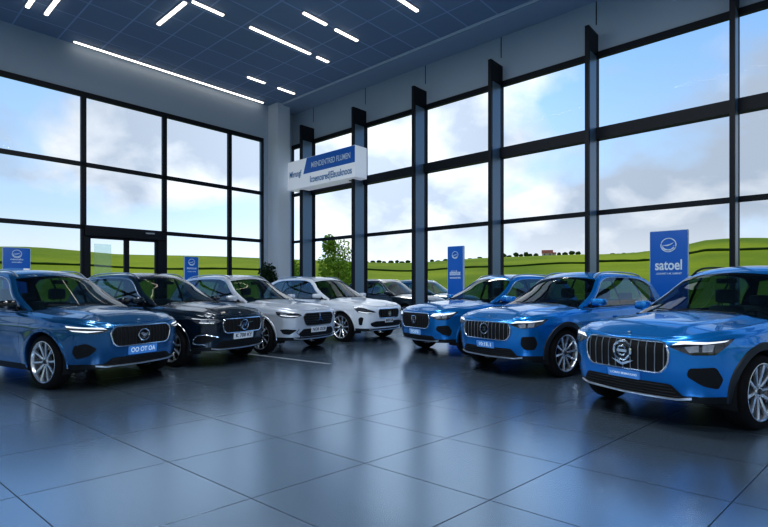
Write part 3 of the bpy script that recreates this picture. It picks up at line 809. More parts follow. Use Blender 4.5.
# floor tiles (slightly skewed lattice of large slabs)
def floor_mat():
    m = mat('floor_slabs', (.035,.04,.048), .2, .85); nt = m.node_tree; b = nt.nodes['Principled BSDF']; L = nt.links.new
    tc = nt.nodes.new('ShaderNodeTexCoord'); sep = nt.nodes.new('ShaderNodeSeparateXYZ'); L(tc.outputs['Object'], sep.inputs[0])
    O = np.array([-2.554,3.437]); Mi = np.linalg.inv(np.array([[.879,.759],[-.703,.674]]))
    def mth(op, a, b_=None, c_=None):
        n = nt.nodes.new('ShaderNodeMath'); n.operation = op
        for k, v in enumerate((a, b_, c_)):
            if v is None: continue
            if isinstance(v, (int,float)): n.inputs[k].default_value = v
            else: L(v, n.inputs[k])
        return n.outputs[0]
    ds = []; cells = []
    for r in (0,1):
        c = mth('ADD', mth('MULTIPLY', sep.outputs[0], float(Mi[r,0])), mth('MULTIPLY_ADD', sep.outputs[1], float(Mi[r,1]), float(-(Mi[r]@O))))
        fr = mth('FRACT', c); cells.append(mth('FLOOR', c)); ds.append(mth('MINIMUM', fr, mth('SUBTRACT', 1., fr)))
    d = mth('MINIMUM', ds[0], ds[1]); line = mth('LESS_THAN', d, .0042)
    cv = nt.nodes.new('ShaderNodeCombineXYZ'); L(cells[0], cv.inputs[0]); L(cells[1], cv.inputs[1])
    wn = nt.nodes.new('ShaderNodeTexWhiteNoise'); wn.noise_dimensions = '2D'; L(cv.outputs[0], wn.inputs['Vector'])
    ns = nt.nodes.new('ShaderNodeTexNoise'); ns.inputs['Scale'].default_value = 1.3; ns.inputs['Detail'].default_value = 5; L(tc.outputs['Object'], ns.inputs['Vector'])
    mx = nt.nodes.new('ShaderNodeMix'); mx.data_type = 'RGBA'; mx.inputs[6].default_value = (.32,.44,.57,1); mx.inputs[7].default_value = (.35,.47,.60,1); L(wn.outputs[0], mx.inputs[0])
    m2 = nt.nodes.new('ShaderNodeMix'); m2.data_type = 'RGBA'; L(line, m2.inputs[0]); L(mx.outputs[2], m2.inputs[6]); m2.inputs[7].default_value = (.05,.08,.12,1)
    L(m2.outputs[2], b.inputs['Base Color'])
    rg = mth('ADD', mth('MULTIPLY_ADD', ns.outputs['Fac'], .03, .225), mth('MULTIPLY', line, .15)); L(rg, b.inputs['Roughness'])
    bp = nt.nodes.new('ShaderNodeBump'); bp.inputs['Strength'].default_value = .25; bp.inputs['Distance'].default_value = .003; L(mth('SUBTRACT', 1., line), bp.inputs['Height']); L(bp.outputs[0], b.inputs['Normal'])
    return m
f = MB(); f.box((A0,B0,-.12),(AW+.3,BW+.3,0), 0, ab); fo = f.out('floor', floor_mat(), None, False); fo['kind'] = 'structure'

def ceil_mat():
    m = mat('ceiling_tiles', (.10,.125,.155), .6); nt = m.node_tree; b = nt.nodes['Principled BSDF']; L = nt.links.new
    tc = nt.nodes.new('ShaderNodeTexCoord'); mp = nt.nodes.new('ShaderNodeMapping'); mp.inputs['Rotation'].default_value = (0,0,-math.atan2(AX[1],AX[0])); L(tc.outputs['Object'], mp.inputs[0])
    br = nt.nodes.new('ShaderNodeTexBrick'); br.offset = 0; br.inputs['Scale'].default_value = 1; br.inputs['Brick Width'].default_value = 1.15; br.inputs['Row Height'].default_value = 1.0
    br.inputs['Mortar Size'].default_value = .022; br.inputs['Color1'].default_value = (.24,.325,.45,1); br.inputs['Color2'].default_value = (.27,.36,.49,1); br.inputs['Mortar'].default_value = (.42,.54,.72,1)
    L(mp.outputs[0], br.inputs['Vector']); L(br.outputs['Color'], b.inputs['Base Color']); return m
f = MB(); f.box((A0,B0,ZC),(AW+.3,BW+.3,ZC+.3), 0, ab); fo = f.out('ceiling', ceil_mat(), None, False); fo['kind'] = 'structure'

# ---- curtain walls. wall frame: s along the wall, o = offset into the room, z up
def wall_fn(side):
    return {'left': lambda p: ab((p[0], BW-p[1], p[2])), 'right': lambda p: ab((AW-p[1], p[0], p[2])),
            'back': lambda p: ab((A0+p[1], p[0], p[2])), 'side': lambda p: ab((p[0], B0+p[1], p[2]))}[side]
def wbox(mb, fn, s0, s1, o0, o1, z0, z1, mi=0): mb.box((s0,o0,z0),(s1,o1,z1), mi, fn)
ZH = 7.565
WN = [0]
def window_bay(fn, s0, s1, levels, mw, tw, td, skip_low=False, pane=M_PANE, jamb=True):
    """one bay: frame (jambs, sill, transoms, head) with its panes as children"""
    WN[0] += 1
    mb = MB(); zz = [0.]+list(levels)+[ZH]
    if jamb: wbox(mb, fn, s0, s0+mw, -.05, td, 0, ZH); wbox(mb, fn, s1-mw, s1, -.05, td, 0, ZH)
    wbox(mb, fn, s0, s1, -.05, td, ZH-.005, ZH+.15)
    if not skip_low: wbox(mb, fn, s0, s1, -.05, td, 0, .12)
    for z, t in zip(levels, tw): wbox(mb, fn, s0, s1, -.05, td+(.12 if t > .15 else 0), z-t/2, z+t/2)
    o = mb.out('window_%d' % WN[0], M_FRAME, None, False); o['kind'] = 'structure'
    for i in range(len(zz)-1):
        if skip_low and i == 0: continue
        g = MB(); g.add([fn((s0+.02,0,zz[i])), fn((s1-.02,0,zz[i])), fn((s1-.02,0,zz[i+1])), fn((s0+.02,0,zz[i+1]))], [(0,1,2,3)]); g.out('window_pane', pane, o, False)
    return o
# left wall
FL = wall_fn('left'); LM = [5.31+2.608*i for i in range(-7, 3)]+[12.10]
LM = [max(A0, s) for s in LM]
LT = [3.369, 5.387]
for i in range(len(LM)-1):
    if LM[i+1]-LM[i] < .3: continue
    door = abs(LM[i]-5.31) < .01
    window_bay(FL, LM[i], LM[i+1], LT, .075, (.13,.13), .07, skip_low=door)
# entrance between two mullions: two leaves under a header
s0, s1 = 5.31, 7.918
d = MB()
wbox(d, FL, s0, s0+.12, -.04, .10, 0, 3.32); wbox(d, FL, s1-.26, s1, -.04, .10, 0, 3.32); wbox(d, FL, s0, s1, -.06, .16, 3.10, 3.40)
sm = 6.62
do = d.out('door_1', M_FRAME, None, False); do['kind'] = 'structure'
for x0, x1 in ((s0+.12, sm),(sm, s1-.26)):
    k = MB()
    wbox(k, FL, x0, x0+.08, -.03, .06, .02, 3.10); wbox(k, FL, x1-.08, x1, -.03, .06, .02, 3.10); wbox(k, FL, x0, x1, -.03, .06, .02, .14); wbox(k, FL, x0, x1, -.03, .06, 3.02, 3.10)
    lf = k.out('door_leaf', M_FRAME, do, False)
    g = MB(); g.add([FL((x0+.05,0,.1)), FL((x1-.05,0,.1)), FL((x1-.05,0,3.05)), FL((x0+.05,0,3.05))], [(0,1,2,3)]); g.out('door_pane', M_PANE, lf, False)
    h = MB(); hx = x1-.16 if x0 < 6 else x0+.16
    h.tube([FL((hx,.06,.95)), FL((hx,.12,1.0)), FL((hx,.12,1.5)), FL((hx,.06,1.55))], .014); h.out('door_handle', M_SATIN, lf)
# translucent notice film on the left leaf
M_FILM = glass('frosted_film', (.86,.95,.92), 1., .8, 2.0)
k = MB(); wbox(k, FL, 5.62, 6.14, .02, .026, 1.2, 2.85); ff = k.out('notice_film', M_FILM, None, False); tag(ff, 'pale green translucent notice film stuck on the entrance door glass', 'notice')
k = MB(); v, q = text_mesh('NUSVO', .10); k.add([FL((5.86-p[0]*-1, .03, 1.62+p[1])) for p in v], q); v, q = text_mesh('Oshnirey', .12); k.add([FL((5.88+p[0], .03, 1.44+p[1])) for p in v], q); k.out('notice_lettering', M_SIGNTEXT, ff, False)
k = MB(); wbox(k, FL, 7.2, 7.5, .16, .20, 3.28, 3.33); k.out('door_sensor', M_SATIN, do, False)
# solid wall parts
sbox('wall_left', (A0,BW-.02,ZH+.14), (AW,BW+.25,ZC), M_WALL)
sbox('wall_corner', (12.10,BW-.02,0), (AW,BW+.25,ZH+.14), M_WALL)
# right wall
FR = wall_fn('right'); RQ = []
for px in (314.5,366.7,427,503,598.5,739.5):
    X = (px-384)/FPX; t = AW/(X*AX[0]+AX[1]); RQ.append(float(np.array([X*t, t])@BX)+.05)
RQ += [RQ[-1]-3.0*i for i in range(1, 5)]
RT2 = [3.422, 5.505]
window_bay(FR, RQ[0], BW, RT2, .05, (.10,.12), .08)
for i in range(len(RQ)-1): window_bay(FR, RQ[i+1], RQ[i], RT2, .05, (.12,.30), .08)
# upper wall in panels with joints over the posts
sbox('wall_right', (AW-.02,B0,ZH+.14), (AW+.25,BW,ZC), M_WALL)
k = MB()
for i, q in enumerate(RQ): k.box((AW-.028,q-.012,ZH+.9),(AW-.018,q+.012,ZC), 0, ab)
o = k.out('trim_1', M_FRAME, None, False); o['kind'] = 'structure'
sbox('trim_2', (AW-1.05,B0,ZC-.07), (AW,BW,ZC+.02), noise_color('bulkhead_paint', (.36,.44,.55), (.39,.47,.58), 1.2, .7))
sbox('trim_3', (AW-1.12,B0,ZC-.045), (AW-1.05,BW,ZC+.02), M_COLUMN)
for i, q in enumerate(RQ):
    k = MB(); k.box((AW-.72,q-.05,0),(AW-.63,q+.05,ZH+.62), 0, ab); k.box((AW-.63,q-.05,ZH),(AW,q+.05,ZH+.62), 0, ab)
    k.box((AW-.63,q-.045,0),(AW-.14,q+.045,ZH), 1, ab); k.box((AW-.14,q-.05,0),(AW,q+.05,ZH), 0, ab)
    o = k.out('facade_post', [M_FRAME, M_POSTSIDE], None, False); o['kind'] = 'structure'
# corner column
sbox('corner_column', (12.36,17.16,0), (12.98,BW,ZC), M_COLUMN)
# the walls behind the viewer: same glazing, wider bays
FBk, FS = wall_fn('back'), wall_fn('side')
for fn, e0, e1, nm in ((FBk, B0, BW, 'wall_back'), (FS, A0, AW, 'wall_side')):
    n = 6; 
    for i in range(n):
        window_bay(fn, e0+(e1-e0)*i/n, e0+(e1-e0)*(i+1)/n, [3.4,5.4], .15, (.12,.2), .1)
    k = MB(); wbox(k, fn, e0, e1, -.25, .02, ZH+.14, ZC); o = k.out(nm, M_WALL, None, False); o['kind'] = 'structure'

# ------------------------------------------------------------------ ceiling lights
M_TUBE = mat('tube_light', (1,1,1), .4, emit=(1.,.90,.77), estr=3.)
LG = 'linear ceiling lights'
def light(label, a0, b0, a1, b1, w=.09):
    t = empty('ceiling_light', ab(((a0+a1)/2, (b0+b1)/2, ZC)), 0, label, 'ceiling light', LG)
    da, db = a1-a0, b1-b0; ln = math.hypot(da, db); u = (da/ln, db/ln); n = (-u[1], u[0])
    def fn(p):
        q = ab(((a0+a1)/2+u[0]*p[0]+n[0]*p[1], (b0+b1)/2+u[1]*p[0]+n[1]*p[1], p[2])); return (q[0]-t.location[0], q[1]-t.location[1], q[2])
    h = MB(); h.box((-ln/2-.03,-w/2-.02,-.03),(ln/2+.03,w/2+.02,.0), 0, fn); h.out('housing', M_SATIN, t, False)
    h = MB(); h.box((-ln/2,-w/2,-.055),(ln/2,w/2,-.03), 0, fn); h.out('diffuser', M_TUBE, t, False)
light('long continuous linear light along the left glass wall', 4.98, 17.62, 11.95, 17.62, .07)
light('long linear light crossing the others, nearest the upper edge, running toward the left wall', 6.31, 14.63, 6.31, 12.95)
light('short linear light meeting the crossing light at right angles', 6.42, 12.76, 7.33, 12.76)
light('long linear light in the middle of the ceiling', 8.20, 12.76, 10.48, 12.76)
light('very short light piece following the long middle light', 10.77, 12.76, 11.27, 12.76)
light('upper one of the two short lights side by side right of the long middle light', 8.78, 10.98, 9.62, 10.98)
light('lower one of the two short lights side by side right of the long middle light', 9.98, 10.98, 10.90, 10.98)
light('left one of the two small lights near the corner column', 10.10, 15.87, 10.83, 15.87)
light('right one of the two small lights near the corner column', 11.44, 15.87, 12.22, 15.87)
light('longer light crossing at the far left upper corner of the view', 3.95, 16.45, 3.95, 15.2)
light('leftmost light piece at the upper left corner of the view', 3.50, 16.40, 3.50, 15.7)
light('single short light near the bulkhead over the right glass wall', 9.9, 8.55, 10.85, 8.55)

# ------------------------------------------------------------------ signs
def totem(label, a, b, axis_rot, w, h, lines, emb, group='blue pylon signs'):
    """free-standing pylon; local x across, -y is the face"""
    c = ab((a,b,0)); t = empty('pylon_sign', c, axis_rot, label, 'sign', group)
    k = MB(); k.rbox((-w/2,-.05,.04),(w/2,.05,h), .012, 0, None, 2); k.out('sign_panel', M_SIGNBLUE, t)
    k = MB(); k.box((-w/2-.008,-.045,.04),(-w/2-.002,.045,h)); k.box((w/2+.002,-.045,.04),(w/2+.008,.045,h)); k.box((-w/2,-.045,h+.001),(w/2,.045,h+.01)); k.out('sign_edge', M_SIGNTEXT, t, False)
    k = MB(); k.rbox((-w/2-.06,-.16,0),(w/2+.06,.16,.04), .01); k.out('sign_foot', M_SATIN, t)
    k = MB(); ez, er = emb
    k.tube([(er*math.cos(q), -.053, ez+er*math.sin(q)) for q in np.linspace(0,2*PI,32,endpoint=False)], er*.09, 6, True)
    k.tube([(er*.75*math.cos(q)-.02*er, -.053, ez-.12*er+er*.62*math.sin(q)) for q in np.linspace(2.9,6.4,16)], [er*.03+er*.10*math.sin(PI*i/15) for i in range(16)], 6)
    k.tube([(er*(-.75+1.4*i/9), -.053, ez+er*(.02+.30*(i/9)**1.5-.16*math.sin(PI*i/9))) for i in range(10)], [er*.03+er*.09*math.sin(PI*i/9) for i in range(10)], 6)
    k.out('emblem', M_SIGNTEXT, t)
    for txt, size, z, wmax in lines:
        v, f = text_mesh(txt, size); wx = max(abs(p[0]) for p in v); s = wmax/2/wx
        k = MB(); k.add([(p[0]*s, -.0525, z+p[1]) for p in v], f); k.out('lettering', M_SIGNTEXT, t, False)
    return t
# face normals: right-wall signs look along -A, left-wall ones along -B
rR = math.atan2(AX[1], AX[0])-PI/2; rL = math.atan2(BX[1], BX[0])-PI/2
def at_px(px, plane, val):
    X = (px-384)/FPX; n = AX if plane == 'a' else BX; t = val/(X*n[0]+n[1]); P = np.array([X*t, t]); return float(P@AX), float(P@BX), t
a_, b_, t_ = at_px(669, 'a', 12.95); zt1 = EYE+(HOR-231)*t_/FPX
totem('large blue pylon sign with round emblem and bold lettering behind the nearest azure car', a_, b_, rR, .77, zt1, [('satoel',.33,zt1-.80,.56),('. LUOANNET A ME. GAMBINET',.06,zt1-.99,.54)], (zt1-.33,.155))
a_, b_, t_ = at_px(456, 'a', 12.95); zt1 = EYE+(HOR-246.5)*t_/FPX
totem('narrow blue pylon sign between the two farther azure cars, before a facade post', a_, b_, rR, .56, zt1, [('sibbilux',.22,zt1-.83,.42),('caunanerets',.10,zt1-.97,.40)], (zt1-.27,.11))
a_, b_, t_ = at_px(16.5, 'b', 17.0); zt1 = EYE+(HOR-248)*t_/FPX
tt = totem('wide blue pylon sign with swirl emblem behind the dark blue car on the left', a_, b_, rL, .62, zt1, [('neuolo',.08,zt1-.32,.30),('sonalo',.06,zt1-.40,.24)], (zt1-.17,.11))
k = MB(); k.box((-.30,-.053,zt1-.70),(.15,-.0505,zt1-.57)); k.out('base_band', mat('band_blue', (.13,.36,.78), .4), tt, False)
k = MB(); k.box((.15,-.053,zt1-.70),(.30,-.0505,zt1-.57)); k.out('base_label', M_SIGNWHITE, tt, False)
a_, b_, t_ = at_px(191, 'b', 17.0); zt1 = EYE+(HOR-257)*t_/FPX
totem('small blue pylon sign behind the black-navy car, beside the entrance door', a_, b_, rL, .50, zt1, [('samous',.12,zt1-.40,.36),('nualo mre',.06,zt1-.52,.30)], (zt1-.19,.115))
# fascia sign on the right wall beside the corner
qa = AW-.95
_, q0, t0 = at_px(288, 'a', qa); _, q1, t1 = at_px(355, 'a', qa)
zT0, zB0 = EYE+(HOR-161)*t0/FPX, EYE+(HOR-189)*t0/FPX; zT1, zB1 = EYE+(HOR-147)*t1/FPX, EYE+(HOR-178.5)*t1/FPX
zT, zB = (zT0+zT1)/2, (zB0+zB1)/2
SG = empty('fascia_sign', ab((qa, (q0+q1)/2, zB)), 0, 'white and blue box sign fixed high on the glass wall beside the corner column', 'sign')
def sg(p):    # p = (x across 0..W seen from the room, depth out, height)
    q = ab((qa+p[1], q0-p[0], p[2])); return (q[0]-SG.location[0], q[1]-SG.location[1], q[2]-SG.location[2])
W = q0-q1; Hs = zT-zB
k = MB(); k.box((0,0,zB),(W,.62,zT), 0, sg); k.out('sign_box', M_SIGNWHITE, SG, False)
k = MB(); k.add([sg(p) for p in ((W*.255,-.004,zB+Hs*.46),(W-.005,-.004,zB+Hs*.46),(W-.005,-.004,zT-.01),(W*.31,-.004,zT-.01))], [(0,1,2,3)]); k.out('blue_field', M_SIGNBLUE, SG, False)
for txt, x, z, wm, hgt, m, nm in (('MIENDENTRED FLUMEN',.66,.70,.56,.30,M_SIGNTEXT,'lettering'),('Mhrungf',.125,.52,.20,.34,M_SIGNINK,'lettering'),('Icoenosred|Elsuuknoos',.66,.22,.60,.36,M_SIGNINK,'lettering')):
    v, f = text_mesh(txt, hgt); wx = max(abs(p[0]) for p in v); s = W*wm/2/wx
    k = MB(); k.add([sg((W*x+p[0]*s, -.008, zB+Hs*z+p[1])) for p in v], f); k.out(nm, m, SG, False)
for x in (.15*W, .85*W): k = MB(); k.box((x-.03,.3,zB-.03),(x+.03,.90,zB+.02), 0, sg); k.out('bracket', M_FRAME, SG, False)
# pale stripe on the floor beside the silver car
def gpt(px, py): t = FPX*EYE/(py-HOR); return ((px-384)/FPX*t, t)
p, q = np.array(gpt(249,354)), np.array(gpt(330,364)); dn = (q-p)/np.linalg.norm(q-p); nn = np.array([-dn[1], dn[0]])*.045
k = MB(); k.add([(*(p+nn),.0015),(*(p-nn),.0015),(*(q-nn),.0015),(*(q+nn),.0015)], [(0,1,2,3)]); o = k.out('floor_stripe', mat('line_white', (.30,.33,.37), .4), None, False); o['kind'] = 'structure'

# ------------------------------------------------------------------ outdoors
RIDGE = [(-300,252),(-60,249.5),(30,249),(80,252.5),(123,255.8),(195,257.3),(262,259.5),(330,262),(400,264),(487,259.2),(582,256),(600,256),(628,255),(689,246.5),(711,242),(740,240.5),(768,240.5),(900,246),(1200,256)]
def az(px): return math.atan2(FPX, px-384)
rid = hermite([-az(p) for p, _ in RIDGE], [(HOR-y)/FPX*math.sin(az(p)) for p, y in RIDGE])   # slope of the skyline along each heading
def ridge_slope(t):
    t = (t+PI/2) % (2*PI)-PI/2
    lo, hi = az(1200), az(-300)
    return float(rid(-min(max(t, lo), hi)))
RD = 150.
def terrain_z(x, y):
    r = math.hypot(x, y); t = math.atan2(y, x); e = ridge_slope(t)
    h = EYE+e*RD
    s = float(sst((r-26)/(RD-26)))
    z = -.10+(h+.1)*s
    if r > RD: z = h-(r-RD)*.10
    return z+.10*math.sin(x*.13)*math.cos(y*.11)*float(sst((r-30)/30))*(1-float(sst((r-110)/40)))
def grass_mat():
    m = mat('grass_field', (.16,.26,.02), .9, spec=.1); nt = m.node_tree; b = nt.nodes['Principled BSDF']; L = nt.links.new
    tc = nt.nodes.new('ShaderNodeTexCoord'); n1 = nt.nodes.new('ShaderNodeTexNoise'); n1.inputs['Scale'].default_value = .035; n1.inputs['Detail'].default_value = 4
    n2 = nt.nodes.new('ShaderNodeTexNoise'); n2.inputs['Scale'].default_value = 2.2; n2.inputs['Detail'].default_value = 6; L(tc.outputs['Object'], n1.inputs[0]); L(tc.outputs['Object'], n2.inputs[0])
    r1 = nt.nodes.new('ShaderNodeValToRGB'); r1.color_ramp.elements[0].position = .38; r1.color_ramp.elements[1].position = .62; r1.color_ramp.elements[0].color = (.15,.225,.004,1); r1.color_ramp.elements[1].color = (.33,.375,.010,1)
    mx = nt.nodes.new('ShaderNodeMix'); mx.data_type = 'RGBA'; mx.blend_type = 'MULTIPLY'; mx.inputs[0].default_value = .55
    r2 = nt.nodes.new('ShaderNodeValToRGB'); r2.color_ramp.elements[0].color = (.45,.5,.4,1); r2.color_ramp.elements[1].color = (1.25,1.25,1.1,1)
    L(n1.outputs['Fac'], r1.inputs[0]); L(n2.outputs['Fac'], r2.inputs[0]); L(r1.outputs[0], mx.inputs[6]); L(r2.outputs[0], mx.inputs[7]); L(mx.outputs[2], b.inputs['Base Color'])
    return m
rs = [0.,10,20,26,32,38,45,52,60,70,80,90,100,110,120,130,138,144,148,150,154,165,190,240]; nt_ = 240
V = [(0,0,-.13)]; F = []
for r in rs[1:]:
    for j in range(nt_): t = 2*PI*j/nt_; x, y = r*math.cos(t), r*math.sin(t); V.append((x, y, terrain_z(x, y)-.03))
for j in range(nt_): F.append((0, 1+j, 1+(j+1) % nt_))
for i in range(len(rs)-2):
    for j in range(nt_): a = 1+i*nt_; F.append((a+j, a+nt_+j, a+nt_+(j+1) % nt_, a+(j+1) % nt_))
o = build('field_ground', V, F, grass_mat()); o['kind'] = 'structure'
k = MB(); k.lathe([(0,-.04),(33,-.04),(33,-.3)], 72, 0, 'z'); o = k.out('bounce_ground', noise_color('bounce_grey', (.10,.11,.125), (.13,.14,.155), .8, .9), None, False); o['kind'] = 'structure'  # hidden grey disc, added to cut green bounce from the grass
k = MB(); k.box((AW+.3,-20,-.1),(AW+9.5,30,-.02), 0, ab); o = k.out('car_park', noise_color('asphalt', (.10,.105,.11), (.14,.145,.15), 3., .85), None, False); o['kind'] = 'structure'
k = MB(); k.box((AW+9.5,-20,-.1),(AW+9.9,30,.10), 0, ab); o = k.out('trim_4', mat('kerb', (.6,.62,.6), .7), None, False); o['kind'] = 'structure'

M_LEAF = noise_color('leaf_green', (.20,.34,.02), (.40,.55,.07), 3., .7, spec=.2); M_LEAFD = noise_color('leaf_dark', (.008,.03,.008), (.02,.055,.014), 3., .6, spec=.3)
M_HEDGE = noise_color('hedge_green', (.022,.05,.008), (.05,.085,.012), 1., .9, spec=.1); M_BARK = noise_color('bark', (.05,.035,.025), (.09,.07,.05), 8., .9)
def leaf_cloud(mb, centres, n, size):
    for _ in range(n):
        c, r = random.choice(centres)
        d = np.random.normal(size=3); d /= np.linalg.norm(d); p = np.array(c)+d*np.array(r)*(random.random()**.4)
        u = np.random.normal(size=3); u /= np.linalg.norm(u); w = np.cross(u, np.random.normal(size=3)); w /= np.linalg.norm(w)
        s = size*random.uniform(.6,1.3)
        mb.add([p-u*s, p+w*s*.45, p+u*s, p-w*s*.45], [(0,1,2,3)])
def tree(name, label, cat, loc, h, crown, n, size, lm, group=None, trunk=.05, pot=None):
    t = empty(name, loc, random.uniform(0,6), label, cat, group); k = MB(); z0 = pot or 0
    k.tube([(0,0,z0),(.02*h*.3,0,h*.3),(-.01*h,.02,h*.6),(0,0,h*.85)], [trunk,trunk*.8,trunk*.6,trunk*.2], 8)
    for c, r in crown[:7]: k.tube([(0,0,max(z0,h*.25)), tuple(np.array(c)*.55+np.array([0,0,h*.2])), c], [trunk*.5,trunk*.35,trunk*.1], 6)
    k.out('trunk', M_BARK, t); k = MB(); leaf_cloud(k, crown, n, size); k.out('foliage', lm, t, False); return t
def at_depth(px, d): return ((px-384)/FPX*d, d)
x, y = at_depth(338, 24.5)
tree('tree', 'bright green tree outside the window beside the corner, reaching above the lower transom', 'tree', (x,y,-.12), 4.2,
     [((.0,0,3.2),(.8,.8,.8)),((.55,.1,2.6),(.8,.7,.7)),((-.65,.0,2.2),(.75,.7,.7)),((.8,0,1.6),(.7,.7,.8)),((-.7,0,1.3),(.7,.6,.8)),((.2,.1,1.2),(1.,.8,.8)),((.75,.1,3.6),(.35,.35,.5))], 4200, .085, M_LEAF)
x, y = at_depth(291, 25.5)
tree('tree', 'smaller green tree outside, seen in the narrow pane beside the corner column', 'tree', (x,y,-.12), 3.0,
     [((.0,0,2.3),(.5,.5,.7)),((.3,.1,1.7),(.65,.6,.7)),((-.35,.0,1.6),(.6,.6,.7)),((0,0,1.0),(.7,.7,.7))], 2600, .085, M_LEAF)
a_, b_, t_ = at_px(267.5, 'b', 17.0)
x, y = at_depth(267.5, t_)
t = tree('potted_shrub', 'dark green leafy potted shrub standing at the foot of the corner column', 'plant', (x,y,0), 2.45,
     [((0,0,2.1),(.34,.34,.34)),((.22,.1,1.85),(.32,.3,.32)),((-.22,0,1.8),(.32,.3,.34)),((0,-.1,1.5),(.4,.38,.35))], 1700, .06, M_LEAFD, None, .035, .4)
k = MB(); k.lathe([(0,.02),(.19,.02),(.20,0),(.24,.45),(.265,.46),(.265,.50),(.235,.50),(.225,.44),(0,.44)], 32, 0, 'z'); k.out('plant_pot', M_DARKMETAL, t)
# hedges across the fields
def hedge(label, px0, px1, y0, y1, frac, h=1.6):
    pts = []
    for i in range(40):
        px = px0+(px1-px0)*i/39; th = az(px); r = frac*RD*(1+.012*math.sin(i*.4)); x, y_ = r*math.cos(th), r*math.sin(th); pts.append((x, y_, terrain_z(x, y_)))
    k = MB(); k.tube([(p[0], p[1], p[2]+h*.3) for p in pts], [h*random.uniform(.42,.62) for _ in pts], 8); o = k.out('field_hedge', M_HEDGE); tag(o, label, 'hedge', 'field hedges')
hedge('dark hedge line across the field behind the left glass wall', -60, 262, 0, 0, .55, .32)
hedge('dark hedge line across the field behind the middle windows', 330, 585, 0, 0, .60, .32)
hedge('dark hedge line across the field behind the right end of the glass wall', 590, 800, 0, 0, .62, .4)
# far trees on the skyline, each its own
def far_tree(px, w, h, label):
    th = az(px); r = RD*random.uniform(.955,.985); x, y_ = r*math.cos(th), r*math.sin(th)
    w *= .5; h *= .55; bm = bmesh.new(); bmesh.ops.create_icosphere(bm, subdivisions=2, radius=1)
    for v in bm.verts: v.co *= 1+.22*math.sin(v.co.x*5+px)*math.cos(v.co.z*4+px*2)
    t = empty('distant_tree', (x, y_, terrain_z(x, y_)-.2), random.random()*6, label, 'tree', 'trees on the skyline')
    k = MB(); k.bm(bm, 0, lambda p: (p[0]*w/2, p[1]*w/2, p[2]*h*.42+h*.58)); k.out('foliage', M_HEDGE, t); k = MB(); k.tube([(0,0,0),(0,0,h*.4)], w*.06, 6); k.out('trunk', M_BARK, t)
for i, px in enumerate([504,509,516,521,526,530,536,559,565,572,578]):
    far_tree(px, random.uniform(2.0,3.4), random.uniform(1.8,3.2), 'small dark tree on the skyline near the red-roofed farmhouse')
for i, px in enumerate([366,373,379,384,391,397,402,408,432,438,446,470,480]):
    far_tree(px, random.uniform(2.4,3.6), random.uniform(1.2,2.2), 'low dark tree on the skyline behind the white car and narrow pylon')
for i, px in enumerate([602,607,613,618,624,633,640,646]):
    far_tree(px, random.uniform(2.0,3.0), random.uniform(.9,1.5), 'low dark tree on the skyline left of the large pylon sign')
th = az(548); r = RD*.96; x, y_ = r*math.cos(th), r*math.sin(th)
t = empty('farmhouse', (x, y_, terrain_z(x, y_)-.1), th-PI/2, 'tiny pale farmhouse with red roof on the skyline', 'building'); t.scale = (.6,.6,.6)
k = MB(); k.box((-2.6,-1.6,0),(2.0,1.6,1.5)); k.box((2.0,-1.2,0),(3.4,1.4,1.0)); k.out('wall', mat('farm_wall', (.55,.45,.36), .8), t, False)
k = MB(); k.add([(-2.8,-1.8,1.4),(2.2,-1.8,1.4),(2.2,1.8,1.4),(-2.8,1.8,1.4),(-2.8,0,2.9),(2.2,0,2.9)], [(0,1,5,4),(2,3,4,5),(0,4,3),(1,2,5)]); k.add([(2.,-1.4,.95),(3.6,-1.4,.95),(3.6,1.6,.95),(2.,1.6,.95),(2.,.1,1.8),(3.6,.1,1.8)], [(0,1,5,4),(2,3,4,5),(0,4,3),(1,2,5)]); k.out('roof', mat('farm_roof', (.32,.08,.04), .8), t, False)
k = MB(); k.box((-1.8,-1.62,.5),(-1.2,-1.58,1.1)); k.box((.6,-1.62,.5),(1.2,-1.58,1.1)); k.out('window', M_GLOSSBLACK, t, False)

# ------------------------------------------------------------------ sky
w = bpy.data.worlds.new('sky'); SC.world = w; w.use_nodes = True; nt = w.node_tree; nt.nodes.clear(); L = nt.links.new
def N(t, **k):
    n = nt.nodes.new(t)
    for a, v in k.items(): setattr(n, a, v)
    return n
def mth(op, a, b=None, clamp=False):
    n = N('ShaderNodeMath', operation=op); n.use_clamp = clamp
    for i, v in enumerate((a, b)):
        if v is None: continue
        if isinstance(v, (int,float)): n.inputs[i].default_value = v
        else: L(v, n.inputs[i])
    return n.outputs[0]
def mixc(f, a, b):
    n = N('ShaderNodeMix', data_type='RGBA')
    for i, v in ((0,f),(6,a),(7,b)):
        if isinstance(v, tuple): n.inputs[i].default_value = (*v, 1)
        elif isinstance(v, (int,float)): n.inputs[i].default_value = v
        else: L(v, n.inputs[i])
    return n.outputs[2]
def ramp(f, stops):
    n = N('ShaderNodeValToRGB'); e = n.color_ramp.elements
    e[0].position, e[0].color = stops[0][0], (*[stops[0][1]]*3, 1); e[1].position, e[1].color = stops[-1][0], (*[stops[-1][1]]*3, 1)
    L(f, n.inputs[0]); return n.outputs[0]
tc = N('ShaderNodeTexCoord'); sep = N('ShaderNodeSeparateXYZ'); L(tc.outputs['Generated'], sep.inputs[0]); dx, dy, dz = sep.outputs
zz = mth('ADD', mth('MAXIMUM', dz, 0.), .55)
cx = mth('DIVIDE', dx, zz); cy = mth('DIVIDE', dy, zz)
cv = N('ShaderNodeCombineXYZ'); L(cx, cv.inputs[0]); L(cy, cv.inputs[1]); cv.inputs[2].default_value = SKY_SEED
